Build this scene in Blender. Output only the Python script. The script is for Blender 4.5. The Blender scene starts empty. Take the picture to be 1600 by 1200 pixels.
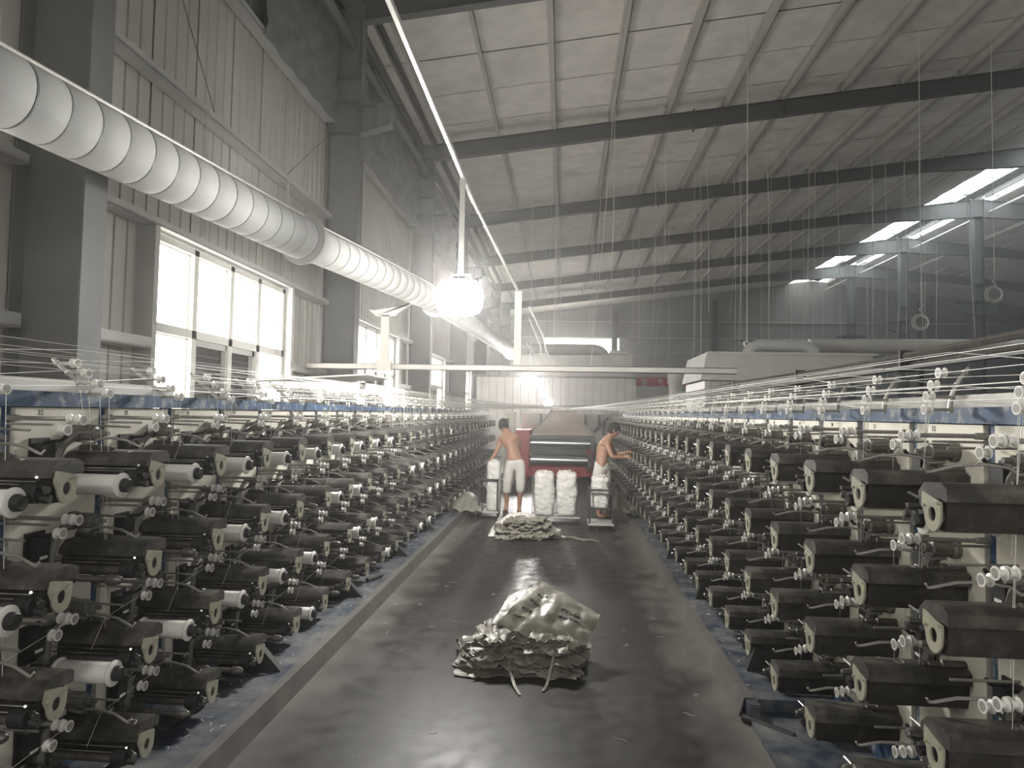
import bpy, math, random
from mathutils import Vector, Matrix, Euler, noise

random.seed(7)
SC = bpy.context.scene
COL = SC.collection

# ------------------------------------------------------------------ camera
CAM_H = 1.7
cam_d = bpy.data.cameras.new('camera')
cam_d.sensor_width = 36.0
cam_d.lens = 1030.0 / 1600.0 * 36.0
cam_d.clip_start = 0.05
cam_d.clip_end = 300
cam = bpy.data.objects.new('camera', cam_d)
COL.objects.link(cam)
_vy = Vector((80 / 1030, -47 / 1030, 1.0)).normalized()
_up = Vector((math.sin(.015), math.cos(.015), 0))
_vz = (_up - _up.dot(_vy) * _vy).normalized()
_vx = -_vz.cross(_vy)
if _vx.x < 0: _vx = -_vx
cam.matrix_world = Matrix(((_vx.x, _vx.y, -_vx.z, 0), (_vy.x, _vy.y, -_vy.z, 0), (_vz.x, _vz.y, -_vz.z, CAM_H), (0, 0, 0, 1)))
SC.camera = cam

# ------------------------------------------------------------------ world, exposure
SC.view_settings.view_transform = 'Standard'
SC.view_settings.look = 'None'
SC.view_settings.gamma = 1.0
SC.view_settings.use_curve_mapping = False
SC.view_settings.exposure = 1.45
W = bpy.data.worlds.new('world'); SC.world = W
W.use_nodes = True
_bg = W.node_tree.nodes['Background']
_bg.inputs[0].default_value = (1.0, .985, .95, 1)
_bg.inputs[1].default_value = 1.3
WIN_E = 3.6        # daylight through frosted panes
SKY_E = 4.5        # daylight through roof lights
LAMP_W = 330.0     # base watts for the flood lamps and the added fills
SC.cycles.max_bounces = 6
SC.cycles.diffuse_bounces = 4
SC.cycles.glossy_bounces = 3
SC.cycles.transmission_bounces = 4
SC.cycles.transparent_max_bounces = 6
SC.cycles.volume_bounces = 0
SC.cycles.sample_clamp_indirect = 4.0
SC.cycles.use_denoising = True
HAZE = 0.0065      # scatter density of the added haze
# broad fill light added behind the camera, no opening is built there
_gd = bpy.data.lights.new('fill_behind_camera', 'AREA'); _gd.shape = 'RECTANGLE'; _gd.size = 18; _gd.size_y = 6; _gd.energy = 190; _gd.color = (1, .985, .95)
_go = bpy.data.objects.new('fill_behind_camera', _gd); COL.objects.link(_go); _go.location = (6, -5.8, 4.5); _go.rotation_euler = (math.radians(100), 0, 0)

# ------------------------------------------------------------------ materials
MATS = {}
def mat(name, col, rough=.6, metal=0.0, var=0.0, scale=8.0, bump=0.0, bscale=60.0, col2=None, c2scale=3.0, c2lo=.5, c2hi=.65, emit=0.0, spec=.5, trans=0.0, detail=4, thin=None):
    m = bpy.data.materials.new(name); m.use_nodes = True
    nt = m.node_tree; N = nt.nodes; L = nt.links
    b = N['Principled BSDF']
    b.inputs['Roughness'].default_value = rough
    b.inputs['Metallic'].default_value = metal
    b.inputs['Specular IOR Level'].default_value = spec
    c = (*col, 1)
    b.inputs['Base Color'].default_value = c
    tc = N.new('ShaderNodeNewGeometry')
    out = None
    if var > 0:
        n = N.new('ShaderNodeTexNoise'); n.inputs['Scale'].default_value = scale; n.inputs['Detail'].default_value = detail
        L.new(tc.outputs['Position'], n.inputs['Vector'])
        mr = N.new('ShaderNodeMapRange'); mr.inputs[1].default_value = .3; mr.inputs[2].default_value = .7
        mr.inputs[3].default_value = 1 - var; mr.inputs[4].default_value = 1 + var
        L.new(n.outputs['Fac'], mr.inputs[0])
        mx = N.new('ShaderNodeMix'); mx.data_type = 'RGBA'; mx.blend_type = 'MULTIPLY'; mx.inputs[0].default_value = 1
        mx.inputs[6].default_value = c
        L.new(mr.outputs[0], mx.inputs[7]); out = mx.outputs[2]
    if col2 is not None:
        n2 = N.new('ShaderNodeTexNoise'); n2.inputs['Scale'].default_value = c2scale; n2.inputs['Detail'].default_value = 7
        n2.inputs['Roughness'].default_value = .65
        L.new(tc.outputs['Position'], n2.inputs['Vector'])
        mr2 = N.new('ShaderNodeMapRange'); mr2.inputs[1].default_value = c2lo; mr2.inputs[2].default_value = c2hi
        L.new(n2.outputs['Fac'], mr2.inputs[0])
        mx2 = N.new('ShaderNodeMix'); mx2.data_type = 'RGBA'
        L.new(mr2.outputs[0], mx2.inputs[0])
        if out: L.new(out, mx2.inputs[6])
        else: mx2.inputs[6].default_value = c
        mx2.inputs[7].default_value = (*col2, 1); out = mx2.outputs[2]
    if out: L.new(out, b.inputs['Base Color'])
    if bump > 0:
        n3 = N.new('ShaderNodeTexNoise'); n3.inputs['Scale'].default_value = bscale; n3.inputs['Detail'].default_value = 4
        L.new(tc.outputs['Position'], n3.inputs['Vector'])
        bp = N.new('ShaderNodeBump'); bp.inputs['Strength'].default_value = bump; bp.inputs['Distance'].default_value = .02
        L.new(n3.outputs['Fac'], bp.inputs['Height']); L.new(bp.outputs[0], b.inputs['Normal'])
    if emit > 0:
        b.inputs['Emission Color'].default_value = c; b.inputs['Emission Strength'].default_value = emit
    if trans > 0:
        b.inputs['Transmission Weight'].default_value = trans
    MATS[name] = m
    return m

mat('concrete', (.028, .0255, .023), .34, var=.2, scale=1.2, bump=.035, bscale=9, col2=(.052, .048, .043), c2scale=.7, c2lo=.48, c2hi=.8, spec=.32)
mat('wall_sheet', (.54, .515, .475), .55, var=.10, scale=.9)
mat('wall_grey', (.20, .205, .20), .6, var=.12, scale=.7)
mat('roof_blanket', (.74, .705, .655), .62, var=.10, scale=2.2, bump=.6, bscale=13, col2=(.56, .53, .47), c2scale=.6, c2lo=.5, c2hi=.8)
mat('steel_dark', (.042, .043, .043), .6, .0, var=.15, scale=2)
mat('steel_grey', (.135, .137, .135), .6, .0, var=.12, scale=2)
mat('steel_light', (.48, .48, .46), .5, .0, var=.1, scale=2)
mat('rafter_paint', (.085, .086, .084), .6, var=.1, scale=2)
mat('purlin', (.44, .42, .39), .55, var=.1, scale=2)
mat('white_paint', (.62, .61, .57), .45, var=.08, scale=3)
mat('window_frame', (.66, .65, .60), .45)
mat('duct', (.46, .465, .45), .62, .0, spec=.2, var=.07, scale=2.0)
mat('seam', (.16, .165, .16), .5)
mat('tarp', (.19, .20, .20), .45, var=.2, scale=3, bump=.3, bscale=6)
mat('ivory', (.74, .71, .61), .42, var=.10, scale=4, col2=(.22, .20, .15), c2scale=5, c2lo=.55, c2hi=.80)
mat('blue_paint', (.028, .075, .16), .45, var=.3, scale=10, col2=(.30, .33, .35), c2scale=13, c2lo=.52, c2hi=.66)
mat('blue_deck', (.022, .035, .058), .55, var=.3, scale=6, col2=(.19, .19, .185), c2scale=5, c2lo=.40, c2hi=.70)
mat('black_box', (.03, .027, .024), .42, var=.35, scale=9, col2=(.085, .08, .07), c2scale=11, c2lo=.52, c2hi=.75)
mat('black_lid', (.045, .042, .038), .42, var=.35, scale=7, col2=(.17, .16, .14), c2scale=9, c2lo=.46, c2hi=.78)
mat('rubber', (.02, .02, .02), .55)
mat('bracket', (.36, .35, .27), .42, var=.12, scale=20)
mat('iron', (.13, .12, .11), .45, .5, var=.3, scale=20)
mat('tube_grey', (.33, .32, .295), .4, .3, var=.15, scale=15)
mat('chrome', (.62, .62, .60), .22, 1.0)
mat('pulley', (.80, .79, .75), .3)
mat('pulley_face', (.30, .285, .26), .5)
mat('yarn', (.80, .79, .74), .5)
mat('package', (.78, .77, .73), .5, var=.05, scale=60)
mat('label_white', (.75, .75, .72), .6)
mat('digit', (.02, .02, .02), .6)
mat('duct_dirty', (.50, .49, .46), .5, var=.1, scale=3)
mat('casting', (.17, .165, .145), .5, var=.3, scale=8)
mat('kerb_steel', (.125, .12, .11), .5, .0, var=.2, scale=5)
mat('sack_white', (.70, .685, .65), .5, var=.08, scale=9, bump=.8, bscale=22)
mat('sack_grey', (.245, .235, .195), .42, var=.15, scale=7, bump=.3, bscale=16)
mat('sack_old', (.19, .175, .14), .45, var=.3, scale=9, bump=.4, bscale=20)
mat('sack_pale', (.31, .30, .255), .38, var=.15, scale=7, bump=.3, bscale=20)
mat('skin', (.40, .225, .155), .5, var=.08, scale=12)
mat('hair', (.02, .018, .016), .5, bump=.6, bscale=150)
mat('trousers', (.62, .60, .56), .7, bump=.5, bscale=14, var=.08, scale=8)
mat('sandal', (.05, .045, .04), .6)
mat('red_paint', (.52, .055, .06), .42, var=.08, scale=4)
mat('banner_red', (.50, .04, .05), .6)
mat('film', (.68, .55, .49), .4, var=.1, scale=3)
mat('roll_steel', (.42, .43, .43), .26, 1.0)
mat('panel_far', (.47, .45, .42), .5, var=.1, scale=1.5)
mat('pink_body', (.52, .42, .40), .5, var=.1, scale=3)
mat('green_screen', (.12, .18, .08), .4)
mat('cord', (.72, .70, .66), .6)
mat('dark_void', (.02, .022, .02), .7)
mat('pane_lit', (1.0, .965, .89), .5, emit=1.0)
MATS['pane_lit'].node_tree.nodes['Principled BSDF'].inputs['Emission Strength'].default_value = WIN_E
mat('skylight_lit', (.90, .97, 1.0), .5, emit=1.0)
MATS['skylight_lit'].node_tree.nodes['Principled BSDF'].inputs['Emission Strength'].default_value = SKY_E
mat('rear_fill_panel', (1.0, .985, .95), .5, emit=6.0)
mat('lamp_lens', (1.0, .985, .95), .5, emit=60.0)

# dusty strips by the kerbs, a stain of its own on the floor
def floor_dust():
    nt = MATS['concrete'].node_tree; N = nt.nodes; L = nt.links; b = N['Principled BSDF']
    src = b.inputs['Base Color'].links[0].from_socket
    g = N.new('ShaderNodeNewGeometry'); s = N.new('ShaderNodeSeparateXYZ'); L.new(g.outputs['Position'], s.inputs[0])
    a = N.new('ShaderNodeMath'); a.operation = 'ADD'; a.inputs[1].default_value = .27; L.new(s.outputs['X'], a.inputs[0])
    ab = N.new('ShaderNodeMath'); ab.operation = 'ABSOLUTE'; L.new(a.outputs[0], ab.inputs[0])
    n = N.new('ShaderNodeTexNoise'); n.inputs['Scale'].default_value = 3.0; n.inputs['Detail'].default_value = 6; L.new(g.outputs['Position'], n.inputs['Vector'])
    ma = N.new('ShaderNodeMath'); ma.operation = 'MULTIPLY_ADD'; L.new(n.outputs['Fac'], ma.inputs[0]); ma.inputs[1].default_value = .7; L.new(ab.outputs[0], ma.inputs[2])
    mr = N.new('ShaderNodeMapRange'); mr.inputs[1].default_value = 1.32; mr.inputs[2].default_value = 1.72; L.new(ma.outputs[0], mr.inputs[0])
    mx = N.new('ShaderNodeMix'); mx.data_type = 'RGBA'; L.new(mr.outputs[0], mx.inputs[0]); L.new(src, mx.inputs[6]); mx.inputs[7].default_value = (.145, .138, .125, 1)
    L.new(mx.outputs[2], b.inputs['Base Color'])
    # worn gloss
    n2 = N.new('ShaderNodeTexNoise'); n2.inputs['Scale'].default_value = 9; n2.inputs['Detail'].default_value = 8; L.new(g.outputs['Position'], n2.inputs['Vector'])
    m2 = N.new('ShaderNodeMapRange'); m2.inputs[1].default_value = .35; m2.inputs[2].default_value = .7; m2.inputs[3].default_value = .36; m2.inputs[4].default_value = .54
    L.new(n2.outputs['Fac'], m2.inputs[0])
    ad = N.new('ShaderNodeMath'); ad.operation = 'MULTIPLY_ADD'; L.new(mr.outputs[0], ad.inputs[0]); ad.inputs[1].default_value = .3; L.new(m2.outputs[0], ad.inputs[2])
    L.new(ad.outputs[0], b.inputs['Roughness'])
floor_dust()

# ------------------------------------------------------------------ mesh helpers
class M:
    def __init__(s): s.v = []; s.f = []; s.m = []; s.cur = 0
    def add(s, vs, fs):
        o = len(s.v); s.v.extend([tuple(x) for x in vs])
        for f in fs: s.f.append(tuple(i + o for i in f)); s.m.append(s.cur)
        return s
    def box(s, a, b):
        x0, y0, z0 = [min(a[i], b[i]) for i in range(3)]; x1, y1, z1 = [max(a[i], b[i]) for i in range(3)]
        return s.add([(x0,y0,z0),(x1,y0,z0),(x1,y1,z0),(x0,y1,z0),(x0,y0,z1),(x1,y0,z1),(x1,y1,z1),(x0,y1,z1)],
                     [(0,3,2,1),(4,5,6,7),(0,1,5,4),(1,2,6,5),(2,3,7,6),(3,0,4,7)])
    def tube(s, pts, r, n=8, caps=True):
        P = [Vector(p) for p in pts]; rs = r if isinstance(r, (list, tuple)) else [r] * len(P)
        vs = []; fs = []; u = None
        for i, p in enumerate(P):
            t = (P[min(i + 1, len(P) - 1)] - P[max(i - 1, 0)])
            if t.length < 1e-9: t = Vector((0, 0, 1))
            t.normalize()
            if u is None:
                u = t.cross(Vector((0, 0, 1)) if abs(t.z) < .9 else Vector((1, 0, 0))).normalized()
            else:
                u = (u - u.dot(t) * t)
                u = u.normalized() if u.length > 1e-6 else t.orthogonal().normalized()
            w = t.cross(u)
            for k in range(n):
                a = 2 * math.pi * k / n
                vs.append(p + (u * math.cos(a) + w * math.sin(a)) * rs[i])
        for i in range(len(P) - 1):
            for k in range(n):
                k2 = (k + 1) % n
                fs.append((i*n+k, i*n+k2, (i+1)*n+k2, (i+1)*n+k))
        if caps:
            fs.append(tuple(range(n - 1, -1, -1))); fs.append(tuple((len(P)-1)*n + k for k in range(n)))
        return s.add(vs, fs)
    def lathe(s, o, ax, prof, n=14):   # prof: list of (distance along axis, radius)
        o = Vector(o); ax = Vector(ax).normalized(); u = ax.orthogonal().normalized(); w = ax.cross(u)
        vs = []; fs = []
        for d, r in prof:
            for k in range(n):
                a = 2 * math.pi * k / n
                vs.append(o + ax * d + (u * math.cos(a) + w * math.sin(a)) * r)
        for i in range(len(prof) - 1):
            for k in range(n):
                k2 = (k + 1) % n
                fs.append((i*n+k, i*n+k2, (i+1)*n+k2, (i+1)*n+k))
        fs.append(tuple(range(n - 1, -1, -1))); fs.append(tuple((len(prof)-1)*n + k for k in range(n)))
        return s.add(vs, fs)
    def prism(s, prof, axis, a, b):    # prof: 2D points on the other two axes
        def P(t, p):
            if axis == 0: return (t, p[0], p[1])
            if axis == 1: return (p[0], t, p[1])
            return (p[0], p[1], t)
        n = len(prof); vs = [P(a, p) for p in prof] + [P(b, p) for p in prof]
        fs = [tuple(range(n - 1, -1, -1)), tuple(range(n, 2 * n))] + [(i, (i+1) % n, n + (i+1) % n, n + i) for i in range(n)]
        return s.add(vs, fs)
    def ringplate(s, outer, inner, axis, a, b):   # plate with a hole; equal point counts
        n = len(outer)
        def P(t, p):
            if axis == 0: return (t, p[0], p[1])
            if axis == 1: return (p[0], t, p[1])
            return (p[0], p[1], t)
        vs = [P(a, p) for p in outer] + [P(a, p) for p in inner] + [P(b, p) for p in outer] + [P(b, p) for p in inner]
        fs = []
        for i in range(n):
            j = (i + 1) % n
            fs += [(i, n+i, n+j, j), (2*n+i, 2*n+j, 3*n+j, 3*n+i), (i, j, 2*n+j, 2*n+i), (n+i, 3*n+i, 3*n+j, n+j)]
        return s.add(vs, fs)
    def data(s, name, mats, smooth=True, ang=40):
        me = bpy.data.meshes.new(name); me.from_pydata(s.v, [], s.f)
        for m in (mats if isinstance(mats, (list, tuple)) else [mats]): me.materials.append(MATS[m])
        if isinstance(mats, (list, tuple)): me.polygons.foreach_set('material_index', s.m)
        me.validate(); me.update()
        import bmesh
        bm = bmesh.new(); bm.from_mesh(me); bmesh.ops.recalc_face_normals(bm, faces=bm.faces); bm.to_mesh(me); bm.free()
        if smooth:
            me.polygons.foreach_set('use_smooth', [True] * len(me.polygons))
            me.set_sharp_from_angle(angle=math.radians(ang))
        return me
    def build(s, name, mats, parent=None, loc=None, smooth=True, ang=40):
        return link(name, s.data(name, mats, smooth, ang), parent, loc)

def link(name, me, parent=None, loc=None, rz=0):
    o = bpy.data.objects.new(name, me); COL.objects.link(o)
    if parent: o.parent = parent
    if loc is not None: o.location = loc
    if rz: o.rotation_euler.z = rz
    return o
def tag(o, label, cat, group=None, kind=None):
    if label: o['label'] = label
    if cat: o['category'] = cat
    if group: o['group'] = group
    if kind: o['kind'] = kind
    return o
def thing(name, label, cat, loc=(0,0,0), rz=0, group=None):
    o = link(name, None, None, loc, rz); return tag(o, label, cat, group)
def struct(o): o['kind'] = 'structure'; return o
def copy_tree(o, parent=None):
    c = o.copy(); COL.objects.link(c); c.parent = parent
    for ch in CH.get(o.name, o.children): copy_tree(ch, c)
    return c
CH = {}
ORD = ['first','second','third','fourth','fifth','sixth','seventh','eighth','ninth','tenth','eleventh','twelfth','thirteenth','fourteenth','fifteenth','sixteenth','seventeenth','eighteenth','nineteenth','twentieth','twenty-first','twenty-second','twenty-third','twenty-fourth','twenty-fifth','twenty-sixth','twenty-seventh','twenty-eighth','twenty-ninth','thirtieth']
ORD += [('thirty-' + w) for w in ORD[:9]] + ['fortieth'] + [('forty-' + w) for w in ORD[:9]]
SIDE = {'L': 'left', 'R': 'right'}

# ------------------------------------------------------------------ room shell
Y0, Y1 = -6.0, 54.9
XL = -4.72; XR = 45.0; RIDGE = 20.1; EX = -3.75
BAYS = [5.23 + 7.1 * i for i in range(-1, 7)]      # frame lines
def zb(x):                                          # underside of rafter
    d = min(x, 2 * RIDGE - x)
    return 9.33 + .118 * (d - EX)
def zt(x): return zb(x) + .45
fl = M().box((XL - .3, Y0, -.2), (XR, Y1 + .3, 0)); struct(fl.build('floor', 'concrete'))

# floor crack
m = M()
cp = [(-.42, 8.6), (-.36, 8.25), (-.30, 8.1), (-.33, 7.85), (-.22, 7.6), (-.16, 7.35), (-.20, 7.2), (-.29, 7.0)]
for (a, b) in zip(cp, cp[1:]):
    w = .008; m.add([(a[0]-w, a[1], .0015), (a[0]+w, a[1], .0015), (b[0]+w, b[1], .0015), (b[0]-w, b[1], .0015)], [(0,1,2,3)])
o = struct(m.build('trim_1', 'dark_void')); 

# roof blanket strips (parts of the ceiling)
ceil = struct(link('ceiling', None))
def strip_mesh(sgn, w=1.74):
    m = M(); x0 = XL if sgn > 0 else 2 * RIDGE - XL
    nx = 60; ny = 2; L_ = RIDGE - XL - .0
    cut = (18.1 - XL) / L_      # roof light begins here on the left slope
    xs = [x0 + sgn * L_ * i / nx * (cut if sgn > 0 else .955) for i in range(nx + 1)]
    vs = []; fs = []
    for i, x in enumerate(xs):
        for j in range(ny + 1):
            sag = -.02 * (math.sin(math.pi * j / ny)) - (.010 * (1 + noise.noise(Vector((x*.9, j*.7, 1)))) if j == 1 else 0)
            vs.append((x, (j / ny) * w, zt(x) + .27 + sag))
    for i in range(nx):
        for j in range(ny):
            a = i * (ny + 1) + j; fs.append((a, a + 1, a + ny + 2, a + ny + 1))
    n = len(vs); top = [(v[0], v[1], v[2] + .08) for v in vs]
    m.add(vs + top, fs + [tuple(q + n for q in f[::-1]) for f in fs])
    # closed rims
    m.add([vs[0], vs[ny], top[ny], top[0]], [(0,1,2,3)])
    m.add([vs[-1], vs[-1-ny], top[-1-ny], top[-1]], [(0,1,2,3)])
    return m
SA = strip_mesh(1).data('insulation_strip', 'roof_blanket', ang=60); SB = strip_mesh(-1).data('insulation_strip', 'roof_blanket', ang=60)
y = Y0
i = 0
while y < Y1:
    for me in (SA, SB):
        s = link('insulation_strip', me, ceil, (0, y, random.uniform(-.006, .006)))
    y += 1.768; i += 1
# dark joints backing so no sky leaks between strips
m = M()
m.prism([(XL-.1, zt(XL)+.36), (18.1, zt(18.1)+.36), (18.1, zt(18.1)+.40), (XL-.1, zt(XL)+.40)], 1, Y0, Y1)
m.prism([(2*RIDGE-XL, zt(XL)+.36), (RIDGE+1.1, zt(RIDGE+1.1)+.36), (RIDGE+1.1, zt(RIDGE+1.1)+.42), (2*RIDGE-XL, zt(XL)+.42)], 1, Y0, Y1)
m.prism([(RIDGE-.35, zt(RIDGE-.35)+.30), (RIDGE, zt(RIDGE)+.34), (RIDGE+.4, zt(RIDGE+.4)+.30), (RIDGE+.4, zt(RIDGE+.4)+.42), (RIDGE-.35, zt(RIDGE-.35)+.42)], 1, Y0, Y1)
m.build('roof_backing', 'steel_dark', ceil)

# roof lights near the ridge: translucent ribbed sheets between frames
for bi, y0 in enumerate(BAYS[:-1]):
    if y0 < 12: continue
    m = M()
    xa, xb_ = 18.15, RIDGE - .38
    m.add([(xa, y0+.15, zt(xa)+.30), (xb_, y0+.15, zt(xb_)+.30), (xb_, y0+6.95, zt(xb_)+.30), (xa, y0+6.95, zt(xa)+.30)], [(0,1,2,3)])
    m.add([(RIDGE+.42, y0+.15, zt(RIDGE+.42)+.30), (RIDGE+1.08, y0+.15, zt(RIDGE+1.08)+.30), (RIDGE+1.08, y0+6.95, zt(RIDGE+1.08)+.30), (RIDGE+.42, y0+6.95, zt(RIDGE+.42)+.30)], [(0,1,2,3)])
    struct(m.build('window_%d' % (10 + bi), 'skylight_lit', smooth=False))
    f = M()
    for t in range(1, 14):
        yy = y0 + t * .5
        f.prism([(xa, zt(xa)+.27), (xb_, zt(xb_)+.27), (xb_, zt(xb_)+.29), (xa, zt(xa)+.29)], 1, yy, yy + .012)
    f.box((19.05, y0+.1, zt(19.05)+.12), (19.12, y0+7, zt(19.05)+.27))
    f.box((RIDGE+.30, y0+.1, zt(RIDGE)+.05), (RIDGE+.42, y0+7, zt(RIDGE)+.27))
    o = f.build('glazing_bar', 'steel_light', bpy.data.objects['window_%d' % (10 + bi)])

# frames: rafters, columns with corbels
def rafter_mesh():
    m = M()
    xs = [-4.0, 2, 8, 14, 17, RIDGE - .3]
    dep = [0, 0, 0, 0, .22, .40]
    def half(mir):
        for i in range(len(xs) - 1):
            X = [xs[i], xs[i+1]]
            if mir: X = [2 * RIDGE - x for x in X]
            B_ = [zb(X[k]) - dep[i+k] for k in (0, 1)]; T = [zt(X[k]) for k in (0, 1)]
            m.prism([(X[0], B_[0]), (X[1], B_[1]), (X[1], T[1]), (X[0], T[0])], 1, -.006, .006)
            m.prism([(X[0], B_[0]-.012), (X[1], B_[1]-.012), (X[1], B_[1]), (X[0], B_[0])], 1, -.1, .1)
            m.prism([(X[0], T[0]), (X[1], T[1]), (X[1], T[1]+.012), (X[0], T[0]+.012)], 1, -.1, .1)
    half(False); half(True)
    m.box((RIDGE-.32, -.12, zb(RIDGE)-.5), (RIDGE-.28, .12, zt(RIDGE)+.02)); m.box((RIDGE+.32, -.12, zb(RIDGE)-.5), (RIDGE+.28, .12, zt(RIDGE)+.02))
    m.box((RIDGE-.3, -.006, zb(RIDGE)-.4), (RIDGE+.3, .006, zt(RIDGE)))
    for x in (6.3, 10.0, 14.0): m.box((x-.012, -.09, zb(x)-.03), (x+.012, .09, zt(x)+.06))
    x = 3.7; m.box((x-.02, -.11, zb(x)-.09), (x+.02, .11, zt(x)+.06))
    return m
def column_mesh():
    m = M(); z1 = 9.9
    m.box((-4.0, -.135, 0), (-3.98, .135, 9.35)); m.box((-4.62, -.135, 0), (-4.6, .135, z1)); m.box((-4.6, -.006, 0), (-4.0, .006, z1 - .1))
    for z in (7.05, 7.60, 8.15, 9.35): m.box((-4.6, -.13, z), (-4.0, .13, z + .014))
    return m
RM = rafter_mesh().data('rafter', 'rafter_paint', smooth=False)
CM = column_mesh().data('column', 'steel_grey', smooth=False)
def corbel():
    m = M()
    m.prism([(-3.98, 7.06), (-3.4, 7.22), (-3.4, 7.6), (-3.98, 7.6)], 1, -.006, .006)
    m.prism([(-3.98, 7.045), (-3.4, 7.205), (-3.4, 7.22), (-3.98, 7.06)], 1, -.12, .12)
    m.box((-3.98, -.12, 7.6), (-3.37, .12, 7.615)); m.box((-3.7, -.1, 7.14), (-3.69, .1, 7.6)); m.box((-3.405, -.1, 7.21), (-3.395, .1, 7.6))
    return m
CBM = corbel().data('corbel', 'steel_grey', smooth=False)
for i, yb in enumerate(BAYS):
    if yb > 5.3:
        tag(link('rafter', RM, None, (0, yb, 0)), 'dark steel roof rafter across the hall, %s from the camera' % ORD[i-2], 'rafter', 'roof rafters')
    if yb > 0:
        c = link('steel_column', CM, None, (0, yb, 0)); tag(c, 'grey steel H column against the left wall, %s from the camera' % ORD[i-1], 'column', 'left wall columns')
        link('corbel', CBM, c)
# ridge columns
def rcol():
    m = M(); t = zb(RIDGE) - .42
    m.box((-.22, -.2, 0), (-.2, .2, t)); m.box((.2, -.2, 0), (.22, .2, t)); m.box((-.2, -.006, 0), (.2, .006, t))
    for z in (6.9, 7.6, 8.4, t-.02): m.box((-.24, -.19, z), (.24, .19, z + .02))
    return m
RCM = rcol().data('column', 'steel_dark', smooth=False)
m = M()
for s in (-1, 1):
    m.prism([(s*.22, 6.9), (s*.95, 7.15), (s*.95, 7.55), (s*.22, 7.6)], 1, -.006, .006); m.box((s*.22, -.12, 7.55), (s*.97, .12, 7.58)); m.prism([(s*.22, 6.86), (s*.95, 7.12), (s*.95, 7.15), (s*.22, 6.9)], 1, -.12, .12)
RCB = m.data('corbel', 'steel_dark', smooth=False)
for i, yb in enumerate(BAYS[4:]):
    c = link('ridge_column', RCM, None, (RIDGE, yb, 0)); tag(c, 'dark steel column under the roof ridge, %s from the camera' % ORD[i], 'column', 'ridge columns'); link('corbel', RCB, c)

# purlins run along the hall in every bay
PX = [1.25 + 1.66 * k for k in range(-3, 10)]
pm = {}
for i, yb in enumerate(BAYS[1:-1]):
    for j, x in enumerate(PX + [2 * RIDGE - p for p in PX[5:]]):
        m = M(); z = zt(x)
        m.box((-.012, .1, .0), (.0, 7.0, .20)); m.box((-.0, .1, .0), (.07, 7.0, .012)); m.box((-.07, .1, .19), (0, 7.0, .2))
        if 'p' not in pm: pm['p'] = m.data('purlin', 'purlin', smooth=False)
        p = link('purlin', pm['p'], ceil, (x, yb, z))
# thin ridge rods
m = M(); m.tube([(RIDGE+.6, 12, zb(RIDGE)-.15), (RIDGE+.6, 54, zb(RIDGE)-.15)], .05, 8)
tag(m.build('ridge_pipe', 'white_paint'), 'thin white pipe running under the roof ridge', 'pipe')

# left wall: ribbed sheets as panels
wl = struct(link('wall_left', None))
def panel(w, h, ribs=4, g=.034):
    m = M(); prof = []
    p = w / ribs
    for r in range(ribs):
        a = r * p
        prof += [(a + .002, 0), (a + p - g, 0), (a + p - g*.82, -.042), (a + p - g*.24, -.042)]
    prof = [(p_[1], p_[0]) for p_ in prof]
    n = len(prof)
    vs = [(q[0], q[1], 0) for q in prof] + [(q[0], q[1], h) for q in prof] + [(q[0] - .01, q[1], 0) for q in prof] + [(q[0] - .01, q[1], h) for q in prof]
    fs = [(i, i+1, n+i+1, n+i) for i in range(n-1)] + [(2*n+i, 3*n+i, 3*n+i+1, 2*n+i+1) for i in range(n-1)]
    fs += [(n-1, 2*n-1, 4*n-1, 3*n-1), (0, 2*n, 3*n, n)]; m.box((-.052, 0, 0), (-.046, w, h))
    return m.add(vs, fs)
PW = .8875
ZW = 3.70
PU = panel(PW, 7.3 - ZW).data('wall_panel', 'wall_sheet', smooth=False)
PT = panel(PW, 10.1 - 7.3).data('wall_panel', 'wall_grey', smooth=False)
PL = panel(PW, ZW).data('wall_panel', 'wall_sheet', smooth=False)
WIN = (6.92 - 5.23, 10.47 - 5.23)
ny = int((Y1 - BAYS[0]) / (7.1 / 8)) + 1
for k in range(ny):
    yy = BAYS[0] + k * 7.1 / 8
    if yy + PW > Y1 + .3: break
    link('wall_panel', PU, wl, (XL, yy, ZW)); link('wall_panel', PT, wl, (XL, yy, 7.3))
m_side = {}
for yb in BAYS[:-1]:
    for a, b in ((0, WIN[0]), (WIN[1], 7.1)):
        n = 2; w = (b - a) / n
        key = round(w, 3)
        if key not in m_side: m_side[key] = panel(w - .002, ZW, max(2, round(w / .22))).data('wall_panel', 'wall_sheet', smooth=False)
        for q in range(n): link('wall_panel', m_side[key], wl, (XL, yb + a + q * w, 0))
    s = panel(WIN[1] - WIN[0], .9, 16)
    link('wall_panel', s.data('wall_panel', 'wall_sheet', smooth=False), wl, (XL, yb + WIN[0], 0))
# solid backing behind ribs, opened at windows
m = M()
m.box((XL-.1, Y0, ZW), (XL-.05, Y1, 10.4))
prev = Y0
for yb in BAYS:
    if yb + WIN[0] < Y1:
        m.box((XL-.1, prev, 0), (XL-.05, yb + WIN[0], ZW)); prev = yb + WIN[1]; m.box((XL-.1, yb+WIN[0], 0), (XL-.05, yb+WIN[1], .9))
m.box((XL-.1, prev, 0), (XL-.05, Y1, ZW))
m.build('wall_backing', 'wall_grey', wl)
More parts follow.
